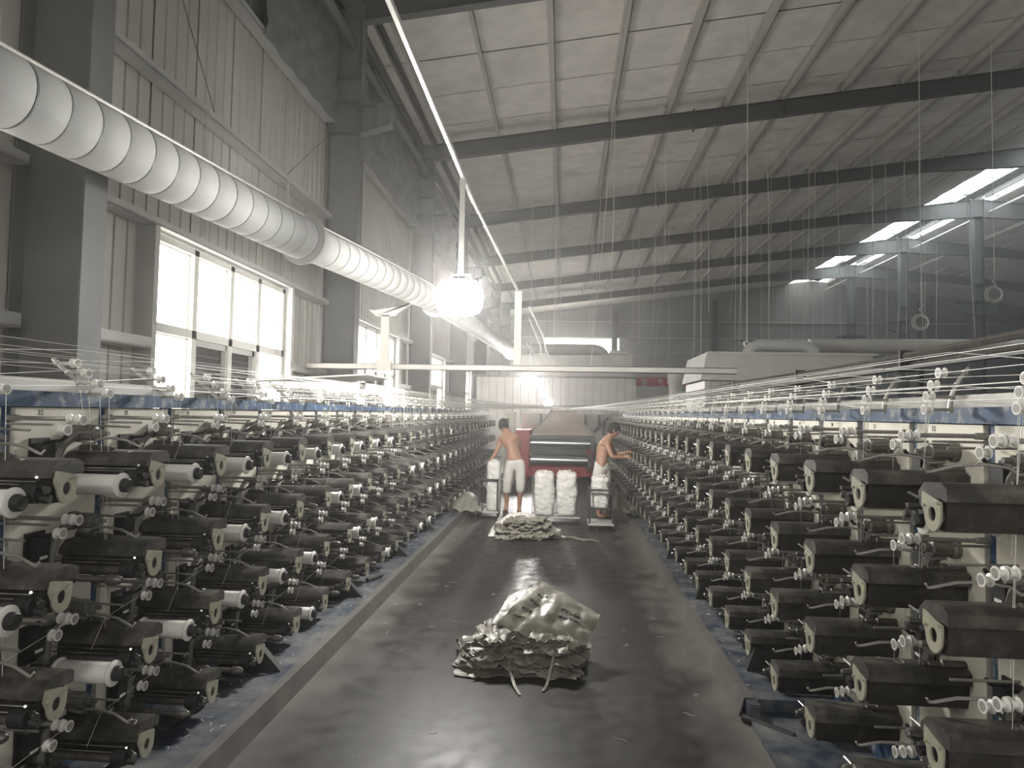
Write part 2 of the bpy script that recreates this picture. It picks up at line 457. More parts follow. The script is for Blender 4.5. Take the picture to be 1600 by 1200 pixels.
# girts
gm = M(); gm.box((XL+.02, .14, 0), (XL+.24, 6.96, .02)); gm.box((XL+.22, .14, 0), (XL+.24, 6.96, .085)); gm.box((XL+.02, .14, .0), (XL+.03, 6.96, .16))
GM = gm.data('girt', 'steel_light', smooth=False)
def gshort(a, b):
    g = M(); g.box((XL+.02, a, 0), (XL+.24, b, .02)); g.box((XL+.22, a, 0), (XL+.24, b, .12)); return g.data('girt', 'steel_light', smooth=False)
GS1 = gshort(.14, WIN[0]-.1); GS2 = gshort(WIN[1]+.1, 6.96)
for yb in BAYS[:-1]:
    for z in (5.36, 3.70, 7.25): link('girt', GM, wl, (0, yb, z))
    link('girt', GS1, wl, (0, yb, 2.33)); link('girt', GS2, wl, (0, yb, 2.33))
    j = M(); j.box((XL+.02, WIN[0]-.1, 0), (XL+.24, WIN[0]-.02, 3.7)); j.box((XL+.02, WIN[1]+.02, 0), (XL+.24, WIN[1]+.1, 3.7))
    link('window_jamb', j.data('window_jamb', 'steel_light', smooth=False), wl, (0, yb, 0))
# windows
for wi, yb in enumerate(BAYS[:-1]):
    w = struct(link('window_%d' % (wi + 1), None, None, (XL, yb + WIN[0], 0)))
    Wd = WIN[1] - WIN[0]; zt_, zs, zm = 3.66, .9, 2.60
    fr = M(); b = .06
    fr.box((.0, 0, zt_-.07), (.12, Wd, zt_)); fr.box((0, 0, zs), (.12, Wd, zs+.07)); fr.box((0, 0, zs), (.12, .07, zt_)); fr.box((0, Wd-.07, zs), (.12, Wd, zt_))
    cuts = [0, .93, 1.83, 2.65, Wd]
    for c in cuts[1:-1]: fr.box((.0, c-.05, zs), (.12, c+.05, zt_))
    fr.box((0, 0, zm-.05), (.12, Wd, zm+.05))
    fr.build('window_frame', 'window_frame', w, smooth=False)
    for q in range(4):
        a, c = cuts[q] + (.07 if q == 0 else .05), cuts[q+1] - (.07 if q == 3 else .05)
        for (z0, z1) in ((zm+.05, zt_-.07), (zs+.07, zm-.05)):
            lower = z0 < zm
            if lower and q in (1, 2): continue
            g = M().box((.02, a, z0), (.03, c, z1)); g.build('pane', 'pane_lit', w, smooth=False)
            rb = M(); t = .02
            rb.box((.03, a, z0), (.06, a+t, z1)); rb.box((.03, c-t, z0), (.06, c, z1)); rb.box((.03, a, z0), (.06, c, z0+t)); rb.box((.03, a, z1-t), (.06, c, z1))
            rb.build('glazing_bead', 'window_frame', w, smooth=False)
    # darker sliding sash in the middle, lower half, with grey blind slats behind the glass
    a, c = cuts[1] + .05, cuts[3] - .05
    sf = M()
    for (p, q_) in ((a, a+.06), (c-.06, c), ((a+c)/2-.03, (a+c)/2+.03)): sf.box((.03, p, zs+.07), (.09, q_, zm-.05))
    sf.box((.03, a, zm-.13), (.09, c, zm-.05)); sf.box((.03, a, zs+.07), (.09, c, zs+.13))
    sf.build('sash', 'steel_light', w, smooth=False)
    M().box((.0, a, zs+.07), (.012, c, zm-.05)).build('dark_glass', 'steel_dark', w, smooth=False)
    sl = M()
    for q in range(14): sl.prism([(.014, zs+.15+q*.11), (.035, zs+.13+q*.11), (.035, zs+.135+q*.11), (.014, zs+.16+q*.11)], 1, a+.06, c-.06)
    sl.build('slats', 'steel_grey', w, smooth=False)

# end wall
we = struct(link('wall_back', None))
m = M(); 
def endz(x): return zt(x) + .3
OPX = (-1.7, 3.95); OPZ = (6.8, 8.05)
def endpoly(x0, x1, z0, zf=None):
    N_ = max(2, int((x1 - x0) / 2)); 
    for i in range(N_):
        a = x0 + (x1 - x0) * i / N_; b = x0 + (x1 - x0) * (i + 1) / N_
        z1a = zf if zf else endz(a); z1b = zf if zf else endz(b)
        m.prism([(a, z0), (b, z0), (b, z1b), (a, z1a)], 1, Y1 + .05, Y1 + .12)
endpoly(XL-.1, OPX[0], 0); endpoly(OPX[0], OPX[1], 0, OPZ[0]); endpoly(OPX[0], OPX[1], OPZ[1]); endpoly(OPX[1], RIDGE, 0); endpoly(RIDGE, XR, 0)
m.build('wall_backing', 'wall_grey', we, smooth=False)
k = 0; x = XL
while x < 38:
    me = panel(1.0, 3.3, 3, .10).data('wall_panel', 'wall_grey', smooth=False) if k == 0 else me
    for z in (0, 3.32, 6.78, 8.06):
        if z == 6.78 : continue
        o = link('wall_panel', me, we, (x, Y1 + .03, z)); o.rotation_euler.z = -math.pi/2
        if z > 8: o.scale.z = max(.05, (endz(x) - z - .1) / 3.3)
    x += 1.01; k += 1
g = M()
for z in (6.78, 8.05, 9.4): g.box((XL, Y1-.2, z), (38, Y1-.02, z+.05))
g.build('girt', 'steel_light', we, smooth=False)
w = struct(link('window_8', None, None, (0, 0, 0)))
M().box((OPX[0], Y1+.02, OPZ[0]), (OPX[1], Y1+.04, OPZ[1])).build('pane', 'pane_lit', w, smooth=False)
M().box((4.35, Y1-.05, 6.8), (4.5, Y1-.03, 8.0)).build('pane', 'pane_lit', w, smooth=False)
m = M(); t = .06
for x in (OPX[0], OPX[1]-t): m.box((x, Y1-.04, OPZ[0]), (x+t, Y1+.02, OPZ[1]))
m.box((OPX[0], Y1-.04, OPZ[0]), (OPX[1], Y1+.02, OPZ[0]+t)); m.box((OPX[0], Y1-.04, OPZ[1]-t), (OPX[1], Y1+.02, OPZ[1])); m.build('window_frame', 'steel_grey', w, smooth=False)
# end columns
ecm = M().box((-.2, -.35, 0), (.2, -.33, 1)).box((-.2, -.05, 0), (.2, -.03, 1)).box((-.006, -.35, 0), (.006, -.03, 1)).data('column', 'steel_dark', smooth=False)
for i, x in enumerate((4.15, 12.2, 28.2, 36.2)):
    o = link('end_column', ecm, None, (x, Y1 - .25, 0)); o.scale.z = zb(x)
    tag(o, 'dark column in front of the far end wall, %s from the left' % ORD[i], 'column', 'end wall columns')
# dark sagging tarpaulin on the end wall
def cloth(nu, nv, fn, th=.01):
    vs = [fn(i / nu, j / nv) for i in range(nu + 1) for j in range(nv + 1)]
    fs = [(i*(nv+1)+j, (i+1)*(nv+1)+j, (i+1)*(nv+1)+j+1, i*(nv+1)+j+1) for i in range(nu) for j in range(nv)]
    m = M(); n = len(vs)
    vs2 = []
    V = [Vector(v) for v in vs]
    for i in range(nu + 1):
        for j in range(nv + 1):
            a = V[min(i+1, nu)*(nv+1)+j] - V[max(i-1, 0)*(nv+1)+j]; b = V[i*(nv+1)+min(j+1, nv)] - V[i*(nv+1)+max(j-1, 0)]
            nn = a.cross(b); nn = nn.normalized() if nn.length > 1e-9 else Vector((0,0,1))
            vs2.append(V[i*(nv+1)+j] + nn * th)
    m.add(vs + vs2, fs + [tuple(q + n for q in f[::-1]) for f in fs])
    rim = [i*(nv+1) for i in range(nu+1)] + [nu*(nv+1)+j for j in range(1, nv+1)] + [i*(nv+1)+nv for i in range(nu-1, -1, -1)] + [j for j in range(nv-1, 0, -1)]
    R = len(rim)
    for q in range(R):
        a, b = rim[q], rim[(q+1) % R]
        m.f.append((a, b, b+n, a+n)); m.m.append(0)
    return m
def nz(x, y, z=0, s=1.0): return noise.noise(Vector((x*s, y*s, z*s)))
for i, (xa, xb_) in enumerate(((4.6, 12.0), (12.4, 20.0), (20.4, 28))):
    mm = cloth(40, 8, lambda u, v: (xa + (xb_-xa)*u, Y1 - .3 - .08*abs(nz(u*14, v*2, i)), 8.1 - 1.3*v*(1) - .35*math.sin(math.pi*u)*(1-v)))
    tag(mm.build('tarpaulin', 'tarp'), 'dark tarpaulin sagging on the far end wall, %s from the left' % ORD[i], 'tarpaulin', 'end wall tarpaulins')
# right wall and wall behind
m = M().box((XR, Y0, 0), (XR+.1, Y1, 10)); struct(m.build('wall_right', 'wall_sheet', smooth=False))
m = M(); m.box((XL, Y0-.1, 0), (XR, Y0, 9.4)); m.prism([(XL, 9.4), (XR, 9.4), (XR, 9.9), (RIDGE, 13.2), (XL, 9.9)], 1, Y0-.1, Y0); struct(m.build('wall_front', 'wall_sheet', smooth=False))

# upper wall grey sheets: wrinkled covers between columns
for i, yb in enumerate(BAYS[1:5]):
    i0 = i
    a = yb + (3.9 if i == 0 else .25); b = yb + 6.85
    am = .03 if i == 0 else .09
    mm = cloth(46, 26, lambda u, v: (XL + .30 + am * nz(u*5 + v*6, v*3 - u*2, i0*3.3, 2.0) + .02*math.sin(30*(u+v)), a + (b-a)*u, 9.3 - 2.15*v + .04*nz(u*3, 9, i0)))
    tag(mm.build('wall_cover', 'tarp'), 'grey plastic sheet covering the upper left wall, %s bay from the camera' % ORD[i], 'cover', 'wall covers')
# eave pipe segments and eave struts
for i, yb in enumerate(BAYS[1:6]):
    m = M().tube([(-4.22, yb+.02, 8.85), (-4.22, yb+7.08, 8.85)], .10, 14)
    tag(m.build('eave_pipe', 'steel_grey'), 'round grey pipe high on the left wall, %s length from the camera' % ORD[i], 'pipe', 'eave pipes')
    m = M(); m.box((-3.95, yb+.12, 9.62), (-3.93, yb+6.98, 9.86)); m.box((-4.02, yb+.12, 9.62), (-3.93, yb+6.98, 9.64)); m.box((-4.4, yb+.12, 9.5), (-4.36, yb+6.98, 9.86)); m.box((-4.4, yb+.12, 9.5), (-4.25, yb+6.98, 9.52))
    tag(m.build('eave_strut', 'steel_grey', smooth=False), 'grey eave beam under the roof edge, %s length from the camera' % ORD[i], 'beam', 'eave beams')
# thin wall bracing rods
for i, (p, q) in enumerate((((XL+.23, 5.9, 8.0), (XL+.23, 8.0, 5.36)), ((XL+.23, 10.0, 5.36), (XL+.23, 12.0, 6.95)))):
    tag(M().tube([p, q], .006, 6).build('bracing_rod', 'iron'), ('thin rod slanting down to the girt near the nearest column', 'thin rod rising from the girt to the second column')[i], 'rod')
for i, yy in enumerate((7.7, 10.1)):
    m = M(); 
    for d in (0, .05): m.tube([(XL+.26, yy+d, 3.8), (XL+.26, yy+d, 5.4)], .006, 6)
    tag(m.build('hanger_rod', 'steel_light'), ('pair of thin rods from the girt to the duct, nearer one', 'pair of thin rods from the girt to the duct, farther one')[i], 'rod')

# haze volume added for lamp glow and a paler far end
if HAZE > 0:
    hz = bpy.data.materials.new('glow_haze'); hz.use_nodes = True; nt = hz.node_tree; nt.nodes.remove(nt.nodes['Principled BSDF'])
    vs_ = nt.nodes.new('ShaderNodeVolumeScatter'); vs_.inputs['Density'].default_value = HAZE; vs_.inputs['Anisotropy'].default_value = .74; vs_.inputs['Color'].default_value = (1, .99, .97, 1)
    nt.links.new(vs_.outputs[0], nt.nodes['Material Output'].inputs['Volume']); MATS['glow_haze'] = hz
    hm_ = M().box((XL+.01, Y0+.3, .01), (38, Y1-.4, 12.6)); ho = hm_.build('glow_haze', 'glow_haze', None, smooth=False); tag(ho, 'thin haze filling the whole hall, added for lamp glow', 'haze', kind='stuff')
# ------------------------------------------------------------------ round duct
DP = [(-3.95, 1.2), (-3.62, 2.6), (-3.452, 3.678), (-3.349, 4.468), (-3.186, 5.62), (-3.028, 6.829), (-2.586, 9.186), (-2.288, 10.896), (-2.02, 14.5), (-1.78, 18.5), (-1.66, 21.5)]
def dpt(yy):
    for a, b in zip(DP, DP[1:]):
        if yy <= b[1]: t = (yy - a[1]) / (b[1] - a[1]); return Vector((a[0] + (b[0]-a[0])*t, yy, 3.62))
    return Vector((DP[-1][0], DP[-1][1], 3.62))
duct = thing('round_duct', 'large pale spiral duct running along the left wall', 'duct', (0, 0, 0))
def DR(yy): return .232 if yy < 7.15 else .212 if yy < 11.3 else .19
yy = 1.3; si = 0
while yy < 20.6:
    ln = .243; p, q = dpt(yy), dpt(yy + ln - .004); r = DR(yy)
    d = (q - p).normalized()
    m = M(); m.lathe(p, d, [(0, r-.004), (.006, r), (ln-.012, r), (ln-.004, r-.004)], 28)
    m.build('duct_segment', 'duct', duct, ang=50)
    m = M(); m.lathe(p - d*.006, d, [(0, r-.012), (.001, r-.001), (.012, r-.001), (.013, r-.012)], 28)
    if si % 1 == 0 and yy < 12: m.build('duct_seam', 'seam', duct)
    yy += ln; si += 1
for yf, r in ((7.15, .29), (11.3, .27), (2.5, .26)):
    p = dpt(yf); d = (dpt(yf+.2) - p).normalized(); m = M(); m.lathe(p, d, [(0, r), (.03, r), (.05, r-.05), (.16, r-.06)], 28); m.build('duct_flange', 'duct', duct)
m = M(); m.tube([dpt(y_) + Vector((.02, 0, DR(y_)+.035)) for y_ in (1.3, 3, 4.5, 6, 7.1)], .014, 6); m.tube([dpt(y_) + Vector((.02, 0, DR(y_)+.03)) for y_ in (7.1, 7.4, 9, 11, 14)], .010, 6)
m.build('duct_cable', 'white_paint', duct)
m = M(); p = dpt(20.5); m.lathe(p, (0,1,0), [(0, .19), (.1, .24), (.16, .24), (.4, .12)], 24); m.build('duct_end', 'duct', duct)
# cradle under duct on cross beam
beam = thing('cross_beam', 'pale steel cross beam spanning above both machines', 'beam', (-.6, 11, 2.4))
m = M(); m.box((-3.8, -.05, .0), (3.4, -.04, .1)); m.box((-3.8, -.05, .09), (3.4, .05, .1)); m.box((-3.8, -.05, 0), (3.4, .05, .01)); m.box((-3.8, .04, 0), (3.4, .05, .1)); m.build('beam', 'purlin', beam, smooth=False)
m = M(); m.box((-.78+.6-.06, -.04, .1), (-.78+.6+.06, .04, 1.35)); m.box((-.3, -.06, .1), (-.06, .06, .12)); m.build('post', 'purlin', beam, smooth=False)
m = M(); m.box((-3.03+.6-.07, -.1, .0), (-3.03+.6+.07, -.05, .92)); m.box((-3.03+.6-.12, -.12, -.03), (-3.03+.6+.12, -.05, .16)); m.build('post', 'purlin', beam, smooth=False)
m = M(); m.prism([(-3.03+.6-.16, .9), (-3.03+.6+.16, .9), (-3.03+.6+.5, 1.18), (-3.03+.6+.42, 1.1), (-3.03+.6-.2, 1.0), (-3.03+.6-.3, 1.02)], 1, -.1, .02); m.build('cradle', 'steel_light', beam, smooth=False)
m = M(); m.tube([(.0, 0, 1.1), (.25, .1, .6), (.3, .1, .35), (.42, .1, .15)], .016, 6); m.tube([(.0, 0, .9), (.2, .05, .45), (.24, .05, .1)], .012, 6); m.tube([(-.05, 0, .5), (.1, .05, .3), (.28, .05, .3), (.36, .05, .12)], .012, 6); m.build('cable', 'duct_dirty', beam)

# ------------------------------------------------------------------ lamp rail and flood lamps
m = M(); R_ = [(-1.1, .5, 4.22), (-1.1, 7.67, 4.2), (-.80, 10.9, 3.78)]
for a, b in zip(R_, R_[1:]):
    a = Vector(a); b = Vector(b); m.add([a+Vector((-.012,0,-.018)), a+Vector((.012,0,-.018)), a+Vector((.012,0,.018)), a+Vector((-.012,0,.018)), b+Vector((-.02,0,-.025)), b+Vector((.02,0,-.025)), b+Vector((.02,0,.025)), b+Vector((-.02,0,.025))], [(0,1,2,3),(7,6,5,4),(0,4,5,1),(1,5,6,2),(2,6,7,3),(3,7,4,0)])
for y_ in (.8, 2.6): m.tube([(-1.1, y_, 4.2), (-1.1, y_, zt(-1.1) + .3)], .008, 6)
tag(m.build('lamp_rail', 'white_paint', smooth=False), 'thin white overhead rail carrying the nearest flood lamp', 'rail')
def lamp_parts(root, far=False):
    h = M(); h.box((-.21, .02, -.16), (.21, .07, .16))
    if far: h.box((-.27, .021, -.22), (.27, .06, .22))  # wider plate added to stop lens light leaking back onto the enclosure
    for q in range(9): h.box((-.2 + q*.05 - .004, .07, -.15), (-.2 + q*.05 + .004, .12, .15))
    h.build('housing', 'steel_light', root, smooth=False)
    l = M(); n = 20; pr = []
    for q in range(28):
        a = 2*math.pi*q/28; c, s = math.cos(a), math.sin(a); k = (abs(c)**3.2 + abs(s)**3.2) ** (-1/3.2)
        pr.append((c*k*.245, s*k*.195))
    l.prism(pr, 1, -.03, .02); l.build('lens', 'lamp_lens', root)
    b = M(); b.tube([(-.12, .05, .14), (-.10, .05, .25), (.10, .05, .25), (.12, .05, .14)], .012, 6); b.box((-.03, .02, .24), (.03, .06, .30)); b.build('yoke', 'steel_light', root)
LAMPS = [(-1.10, 6.8, 2.9), (-1.075, 21, 2.76), (-.76, 25.0, 2.44), (-.58, 25.3, 2.13)]
LNAME = ['brightest flood lamp hanging from the rail by the left duct', 'bright square flood lamp over the red machine', 'small bright flood lamp in front of the corrugated enclosure, upper one', 'small bright flood lamp in front of the corrugated enclosure, lower one']
for i, p in enumerate(LAMPS):
    r = thing('flood_lamp', LNAME[i], 'lamp', p); lamp_parts(r, i > 1); r.scale = (1, 1, 1) if i < 2 else (.68, .68, .55)
    h = M(); top = 4.2 - p[2] if i == 0 else 1.2
    h.box((-.028, .02, .30), (.028, .05, top))
    if i > 0: h.tube([(0, .03, top - .1), (0, .03, (zt(p[0]) + .3 - p[2]) / (1 if i < 2 else .55))], .006, 5)
    h.build('hanger', 'white_paint', r, smooth=False)
    ld = bpy.data.lights.new('flood_or_fill', 'AREA'); ld.shape = 'RECTANGLE'; ld.size = .42; ld.size_y = .32; ld.energy = LAMP_W * (.17, .26, .03, .03)[i]; ld.color = (1, .965, .91)
    lo = bpy.data.objects.new('flood_or_fill', ld); COL.objects.link(lo); lo.parent = r; lo.location = (0, -.06, 0); lo.rotation_euler = (math.radians(-58), 0, 0)
    if i < 1:       # glowing rear panel and fill light added to brighten down the hall
        lr = M().prism([(-.17, -.12), (.17, -.12), (.17, .12), (-.17, .12)], 1, .125, .15); lr.build('rear_fill_panel', 'rear_fill_panel', r, smooth=False)
        ld2 = ld.copy(); ld2.energy = LAMP_W * .20; lo2 = bpy.data.objects.new('flood_or_fill', ld2); COL.objects.link(lo2); lo2.parent = r; lo2.location = (0, .18, 0); lo2.rotation_euler = (math.radians(78), 0, 0)
for y_ in (35, 49):  # unseen fill lights added to keep the far hall bright, no lamp bodies
    ld = bpy.data.lights.new('flood_or_fill', 'AREA'); ld.shape = 'RECTANGLE'; ld.size = .42; ld.size_y = .32; ld.energy = LAMP_W * .5; ld.color = (1, .965, .91)
    lo = bpy.data.objects.new('flood_or_fill', ld); COL.objects.link(lo); lo.location = (-.9, y_, 5.2); lo.rotation_euler = (math.radians(78), 0, 0)
# unseen fill light added behind the camera, no lamp body
ld = bpy.data.lights.new('flood_or_fill', 'AREA'); ld.shape = 'RECTANGLE'; ld.size = .42; ld.size_y = .32; ld.energy = LAMP_W * .12; ld.color = (1, .965, .91)
lo = bpy.data.objects.new('flood_or_fill', ld); COL.objects.link(lo); lo.location = (-.6, -3.5, 4.6); lo.rotation_euler = (math.radians(25), 0, 0)

# ------------------------------------------------------------------ the two winding machines
ROWS = [1.40, 1.01, .63, .225]
SD = {'L': dict(px=-2.19, s=1, y0=2.285, p=.545, post=.165, kerb=-1.6), 'R': dict(px=1.60, s=-1, y0=2.275, p=.541, post=.195, kerb=1.06)}
NK = 29
def WY(side, k): d = SD[side]; return d['y0'] + d['p'] * k
def WP(side, k, lx, ly, z):           # local unit offset -> world
    d = SD[side]; return Vector((d['px'] + d['s'] * lx, WY(side, k) + d['s'] * ly, z))

UL = .385
# shared part meshes of a winding head, local frame: x to the aisle, origin on the panel at the height of the box
def arc(cx, cy, r, a0, a1, n): return [(cx + r*math.cos(math.radians(a0 + (a1-a0)*i/n)), cy + r*math.sin(math.radians(a0 + (a1-a0)*i/n))) for i in range(n+1)]
def p_box(m): m.prism([(-.05, -.052), (.045, -.055), (.055, -.02), (.055, .045), (-.05, .045), (-.062, .0)], 0, .0, UL - .01); return m
def p_lid(m): m.prism([(-.085, .040), (-.085, .062), (-.05, .095), (.05, .102), (.082, .085), (.082, .045), (.06, .045), (.06, .05), (-.06, .05), (-.07, .04)], 0, .005, UL + .005); return m
def p_bracket(m):
    out = []; N_ = 24
    for i in range(N_):
        a = 2*math.pi*i/N_; c, s = math.cos(a), math.sin(a)
        r = .047
        y_, z_ = c*r, s*r*1.15 - .006
        if s > .1:      # squared top with an ear
            y_ = max(-.062, min(.05, c*.085)); z_ = min(.052 + .012*(-y_/.05), s*.09)
        out.append((y_, z_))
    inn = [(math.cos(2*math.pi*i/N_)*.021, math.sin(2*math.pi*i/N_)*.024 - .004) for i in range(N_)]
    m.ringplate(out, inn, 0, UL, UL + .007)
    m.tube([(UL+.007, -.045, .02), (UL+.014, -.045, .02)], .006, 8); m.tube([(UL+.007, .036, .035), (UL+.013, .036, .035)], .005, 8)
    return m
def p_latch(m):
    m.lathe((UL-.075, -.098, -.012), (1,0,0), [(0, .030), (.004, .036), (.055, .036), (.06, .030)], 12)
    m.box((UL-.05, -.10, .0), (UL-.005, -.062, .035)); m.tube([(UL-.03, -.085, .01), (UL+.02, -.115, .005)], .011, 8)
    m.tube([(UL-.02, -.09, -.03), (UL+.012, -.085, -.035)], .016, 10); m.tube([(UL-.04, -.075, -.02), (UL-.02, -.11, .03)], .005, 6); return m
def p_handle(m): m.tube([(UL-.01, -.11, .035), (UL+.008, -.145, .05)], .005, 6); m.tube([(UL+.02, -.115, .005), (UL+.028, -.12, .003)], .013, 10); return m
def p_roller(m): m.lathe((.05, -.115, -.012), (1,0,0), [(0, .010), (.01, .010), (.012, .017), (.27, .017), (.272, .009), (.30, .009)], 12); return m
def p_rail(m): m.tube([(.0, -.10, .028), (UL-.02, -.10, .028)], .004, 6); m.tube([(.0, -.135, .022), (UL-.06, -.135, .022)], .003, 6); return m
def p_spindle(m): m.lathe((.0, -.20, -.03), (1,0,0), [(0, .022), (.06, .022), (.065, .014), (.13, .014), (.14, .021), (.17, .021), (.18, .013), (.31, .013), (.32, .022), (.355, .022), (.37, .017), (.38, .010)], 12); return m
def p_arm(m):
    pts = arc(-.03, .02, .15, 100, 215, 7)
    P = [(.035, y_ - .0, z_) for y_, z_ in pts]
    m.tube(P, [.016, .02, .022, .024, .024, .024, .022, .02], 6)
    m.box((.0, -.13, -.07), (.05, -.04, -.02)); return m
def p_rod(m, y): m.lathe((.0, y, .245), (1,0,0), [(0, .013), (.05, .013), (.052, .0085), (.26, .0085)], 8); m.tube([(.0, y-.01, .222), (.2, y-.01, .222)], .0055, 6); return m
def p_pulley(m, o, r=.0215):
    o = Vector(o); m.cur = 0
    m.lathe(o, (1,0,0), [(-.014, r), (-.011, r), (-.006, r*.55), (.006, r*.55), (.011, r), (.014, r)], 14)
    m.cur = 1; m.lathe(o, (1,0,0), [(.0142, r*.70), (.0152, r*.70)], 12); m.lathe(o, (-1,0,0), [(.0142, r*.70), (.0152, r*.70)], 12); m.cur = 0; return m
def pul_spots(y): return [(.272, y, .245), (.305, y, .243), (.30, y - .075, .205)]
def p_drum(m):
    m.lathe((0, -.015, .175), (1,0,0), [(0, .040), (.02, .042), (.03, .030), (.10, .030), (.105, .018), (.13, .018), (.135, .010), (.16, .010)], 14)
    for q in range(10):
        a = 2*math.pi*q/10; m.tube([(.03, -.015+.031*math.cos(a), .175+.031*math.sin(a)), (.10, -.015+.031*math.cos(a), .175+.031*math.sin(a))], .004, 4, False)
    m.tube([(.08, -.07, .213), (.30, -.075, .208)], .005, 6)
    return m
def p_dancer(m):
    P = [(.04, -.02, .135), (.10, -.03, .128), (.13, -.04, .15), (.20, -.055, .158), (.28, -.07, .150), (.345, -.085, .128), (.36, -.09, .125), (.37, -.085, .14)]
    m.tube(P, [.008, .007, .006, .006, .006, .0055, .005, .004], 7); return m
def p_damper(m):
    m.lathe((0, .03, .105), (1,0,0), [(0, .018), (.09, .018), (.095, .012), (.14, .012), (.145, .007), (.16, .007)], 10); m.tube([(.05, .03, .105), (.06, .03, .07), (.03, .02, .05)], .009, 6)
    return m
def p_sensor(m):
    m.box((.001, -.275, .0), (.012, -.175, .16)); m.box((.012, -.26, .03), (.05, -.19, .14)); m.tube([(.03, -.225, .145), (.09, -.21, .15), (.11, -.20, .17)], .008, 6); return m
def p_label(m): m.box((.05, -.245, .05), (.0515, -.205, .062)); return m
def p_thread(m):
    for q in range(3):
        a = random.random()*6; P = []
        x0, y0_ = .1 + .2*random.random(), -.03 + .06*random.random()
        for t in range(7): P.append((x0 + .02*math.cos(a+t*.7)*(1+t*.2), y0_ + .02*math.sin(a+t*.9), .103))
    return m
PD = {}
def parts_for(side):
    y = SD[side]['post']
    D = [('cam_box', p_box(M()), 'black_box'), ('lid', p_lid(M()), 'black_lid'), ('end_bracket', p_bracket(M()), 'bracket'),
         ('latch', p_latch(M()), 'rubber'), ('latch_handle', p_handle(M()), 'chrome'), ('pressure_roller', p_roller(M()), 'iron'), ('guide_rail', p_rail(M()), 'chrome'),
         ('spindle', p_spindle(M()), 'iron'), ('swing_arm', p_arm(M()), 'casting'), ('guide_rod', p_rod(M(), y), 'tube_grey'),
         ('tension_drum', p_drum(M()), 'casting'), ('dancer_arm', p_dancer(M()), 'tube_grey'), ('damper', p_damper(M()), 'iron'), ('sensor_box', p_sensor(M()), 'rubber'), ('sensor_label', p_label(M()), 'label_white')]
    return D
for side in 'LR':
    D = parts_for(side); PD[side] = [(n, m.data(n, mt), mt) for n, m, mt in D]
    # joined mesh for far copies
    names = []; J = M(); ml = []
    for n, m, mt in D:
        if n in ('sensor_label', 'latch_handle'): continue
        if mt not in ml: ml.append(mt)
        J.cur = ml.index(mt); J.add(m.v, m.f)
    ml += ['pulley', 'pulley_face']
    for o in pul_spots(SD[side]['post']):
        J.cur = ml.index('pulley'); J.lathe(o, (1,0,0), [(-.014, .017), (-.006, .009), (.006, .009), (.014, .017)], 8)
    PD[side + 'J'] = J.data('winding_head', ml)
PULM = p_pulley(M(), (0, 0, 0)).data('guide_pulley', ['pulley', 'pulley_face'])
def z_of(r): return ROWS[r]
RN = ['top row', 'second row', 'third row', 'bottom row']
NEARK = 15
scrap_mesh = []
for q in range(6):
    m = M(); P = []; a = random.random()*6.28; x, y = 0, 0
    for t in range(9):
        a += random.uniform(-.9, .9); x += .010*math.cos(a); y += .010*math.sin(a); P.append((x, y, .0018))
    m.tube(P, .0011, 4); scrap_mesh.append(m.data('thread_scrap', 'yarn'))
for side in 'LR':
    rz = 0 if side == 'L' else math.pi
    for k in range(NK):
        for r in range(4):
            p = WP(side, k, 0, 0, ROWS[r])
            lab = 'black winding head on the %s machine, %s column from the camera, %s' % (SIDE[side], ORD[k], RN[r])
            if k < NEARK:
                u = thing('winding_head', lab, 'winding head', p, rz, 'winding heads of the %s machine' % SIDE[side])
                for n, me, mt in PD[side]: link(n, me, u)
                rod = [c for c in u.children if c.name.startswith('guide_rod')][0] if False else None
                for o in pul_spots(SD[side]['post']): link('guide_pulley', PULM, u, o)
                if random.random() < .30: link('thread_scrap', random.choice(scrap_mesh), u, (.1+.2*random.random(), -.02, .099))
            else:
                tag(link('winding_head', PD[side+'J'], None, p, rz), lab, 'winding head', 'winding heads of the %s machine' % SIDE[side])

# bobbins
bm_pack = M().lathe((0,0,0), (1,0,0), [(.012, .040), (.018, .0435), (.225, .0435), (.231, .040)], 20).data('yarn_package', 'package')
bm_fl = M().lathe((0,0,0), (1,0,0), [(-.006, .047), (.0, .052), (.006, .052), (.010, .046)], 20).data('flange', 'pulley')
bm_core = M().lathe((0,0,0), (1,0,0), [(-.01, .03), (.238, .03), (.252, .030), (.27, .029), (.275, .024)], 14).data('core_plug', 'rubber')
J = M(); J.cur = 0; J.lathe((0,0,0), (1,0,0), [(.012, .0435), (.231, .0435)], 14); J.cur = 1; J.lathe((0,0,0), (1,0,0), [(-.006, .05), (.01, .05)], 14); J.lathe((0,0,0), (1,0,0), [(.231, .05), (.247, .05)], 14); J.cur = 2; J.lathe((0,0,0), (1,0,0), [(.24, .028), (.262, .024)], 10)
bobJ = J.data('bobbin', ['package', 'pulley', 'rubber'])
LB = {0: set(range(0, 12)), 1: {0, 3, 4, 6, 7}, 2: {1, 2, 3, 4, 5, 7, 8}, 3: {5, 9}}
random.seed(11)
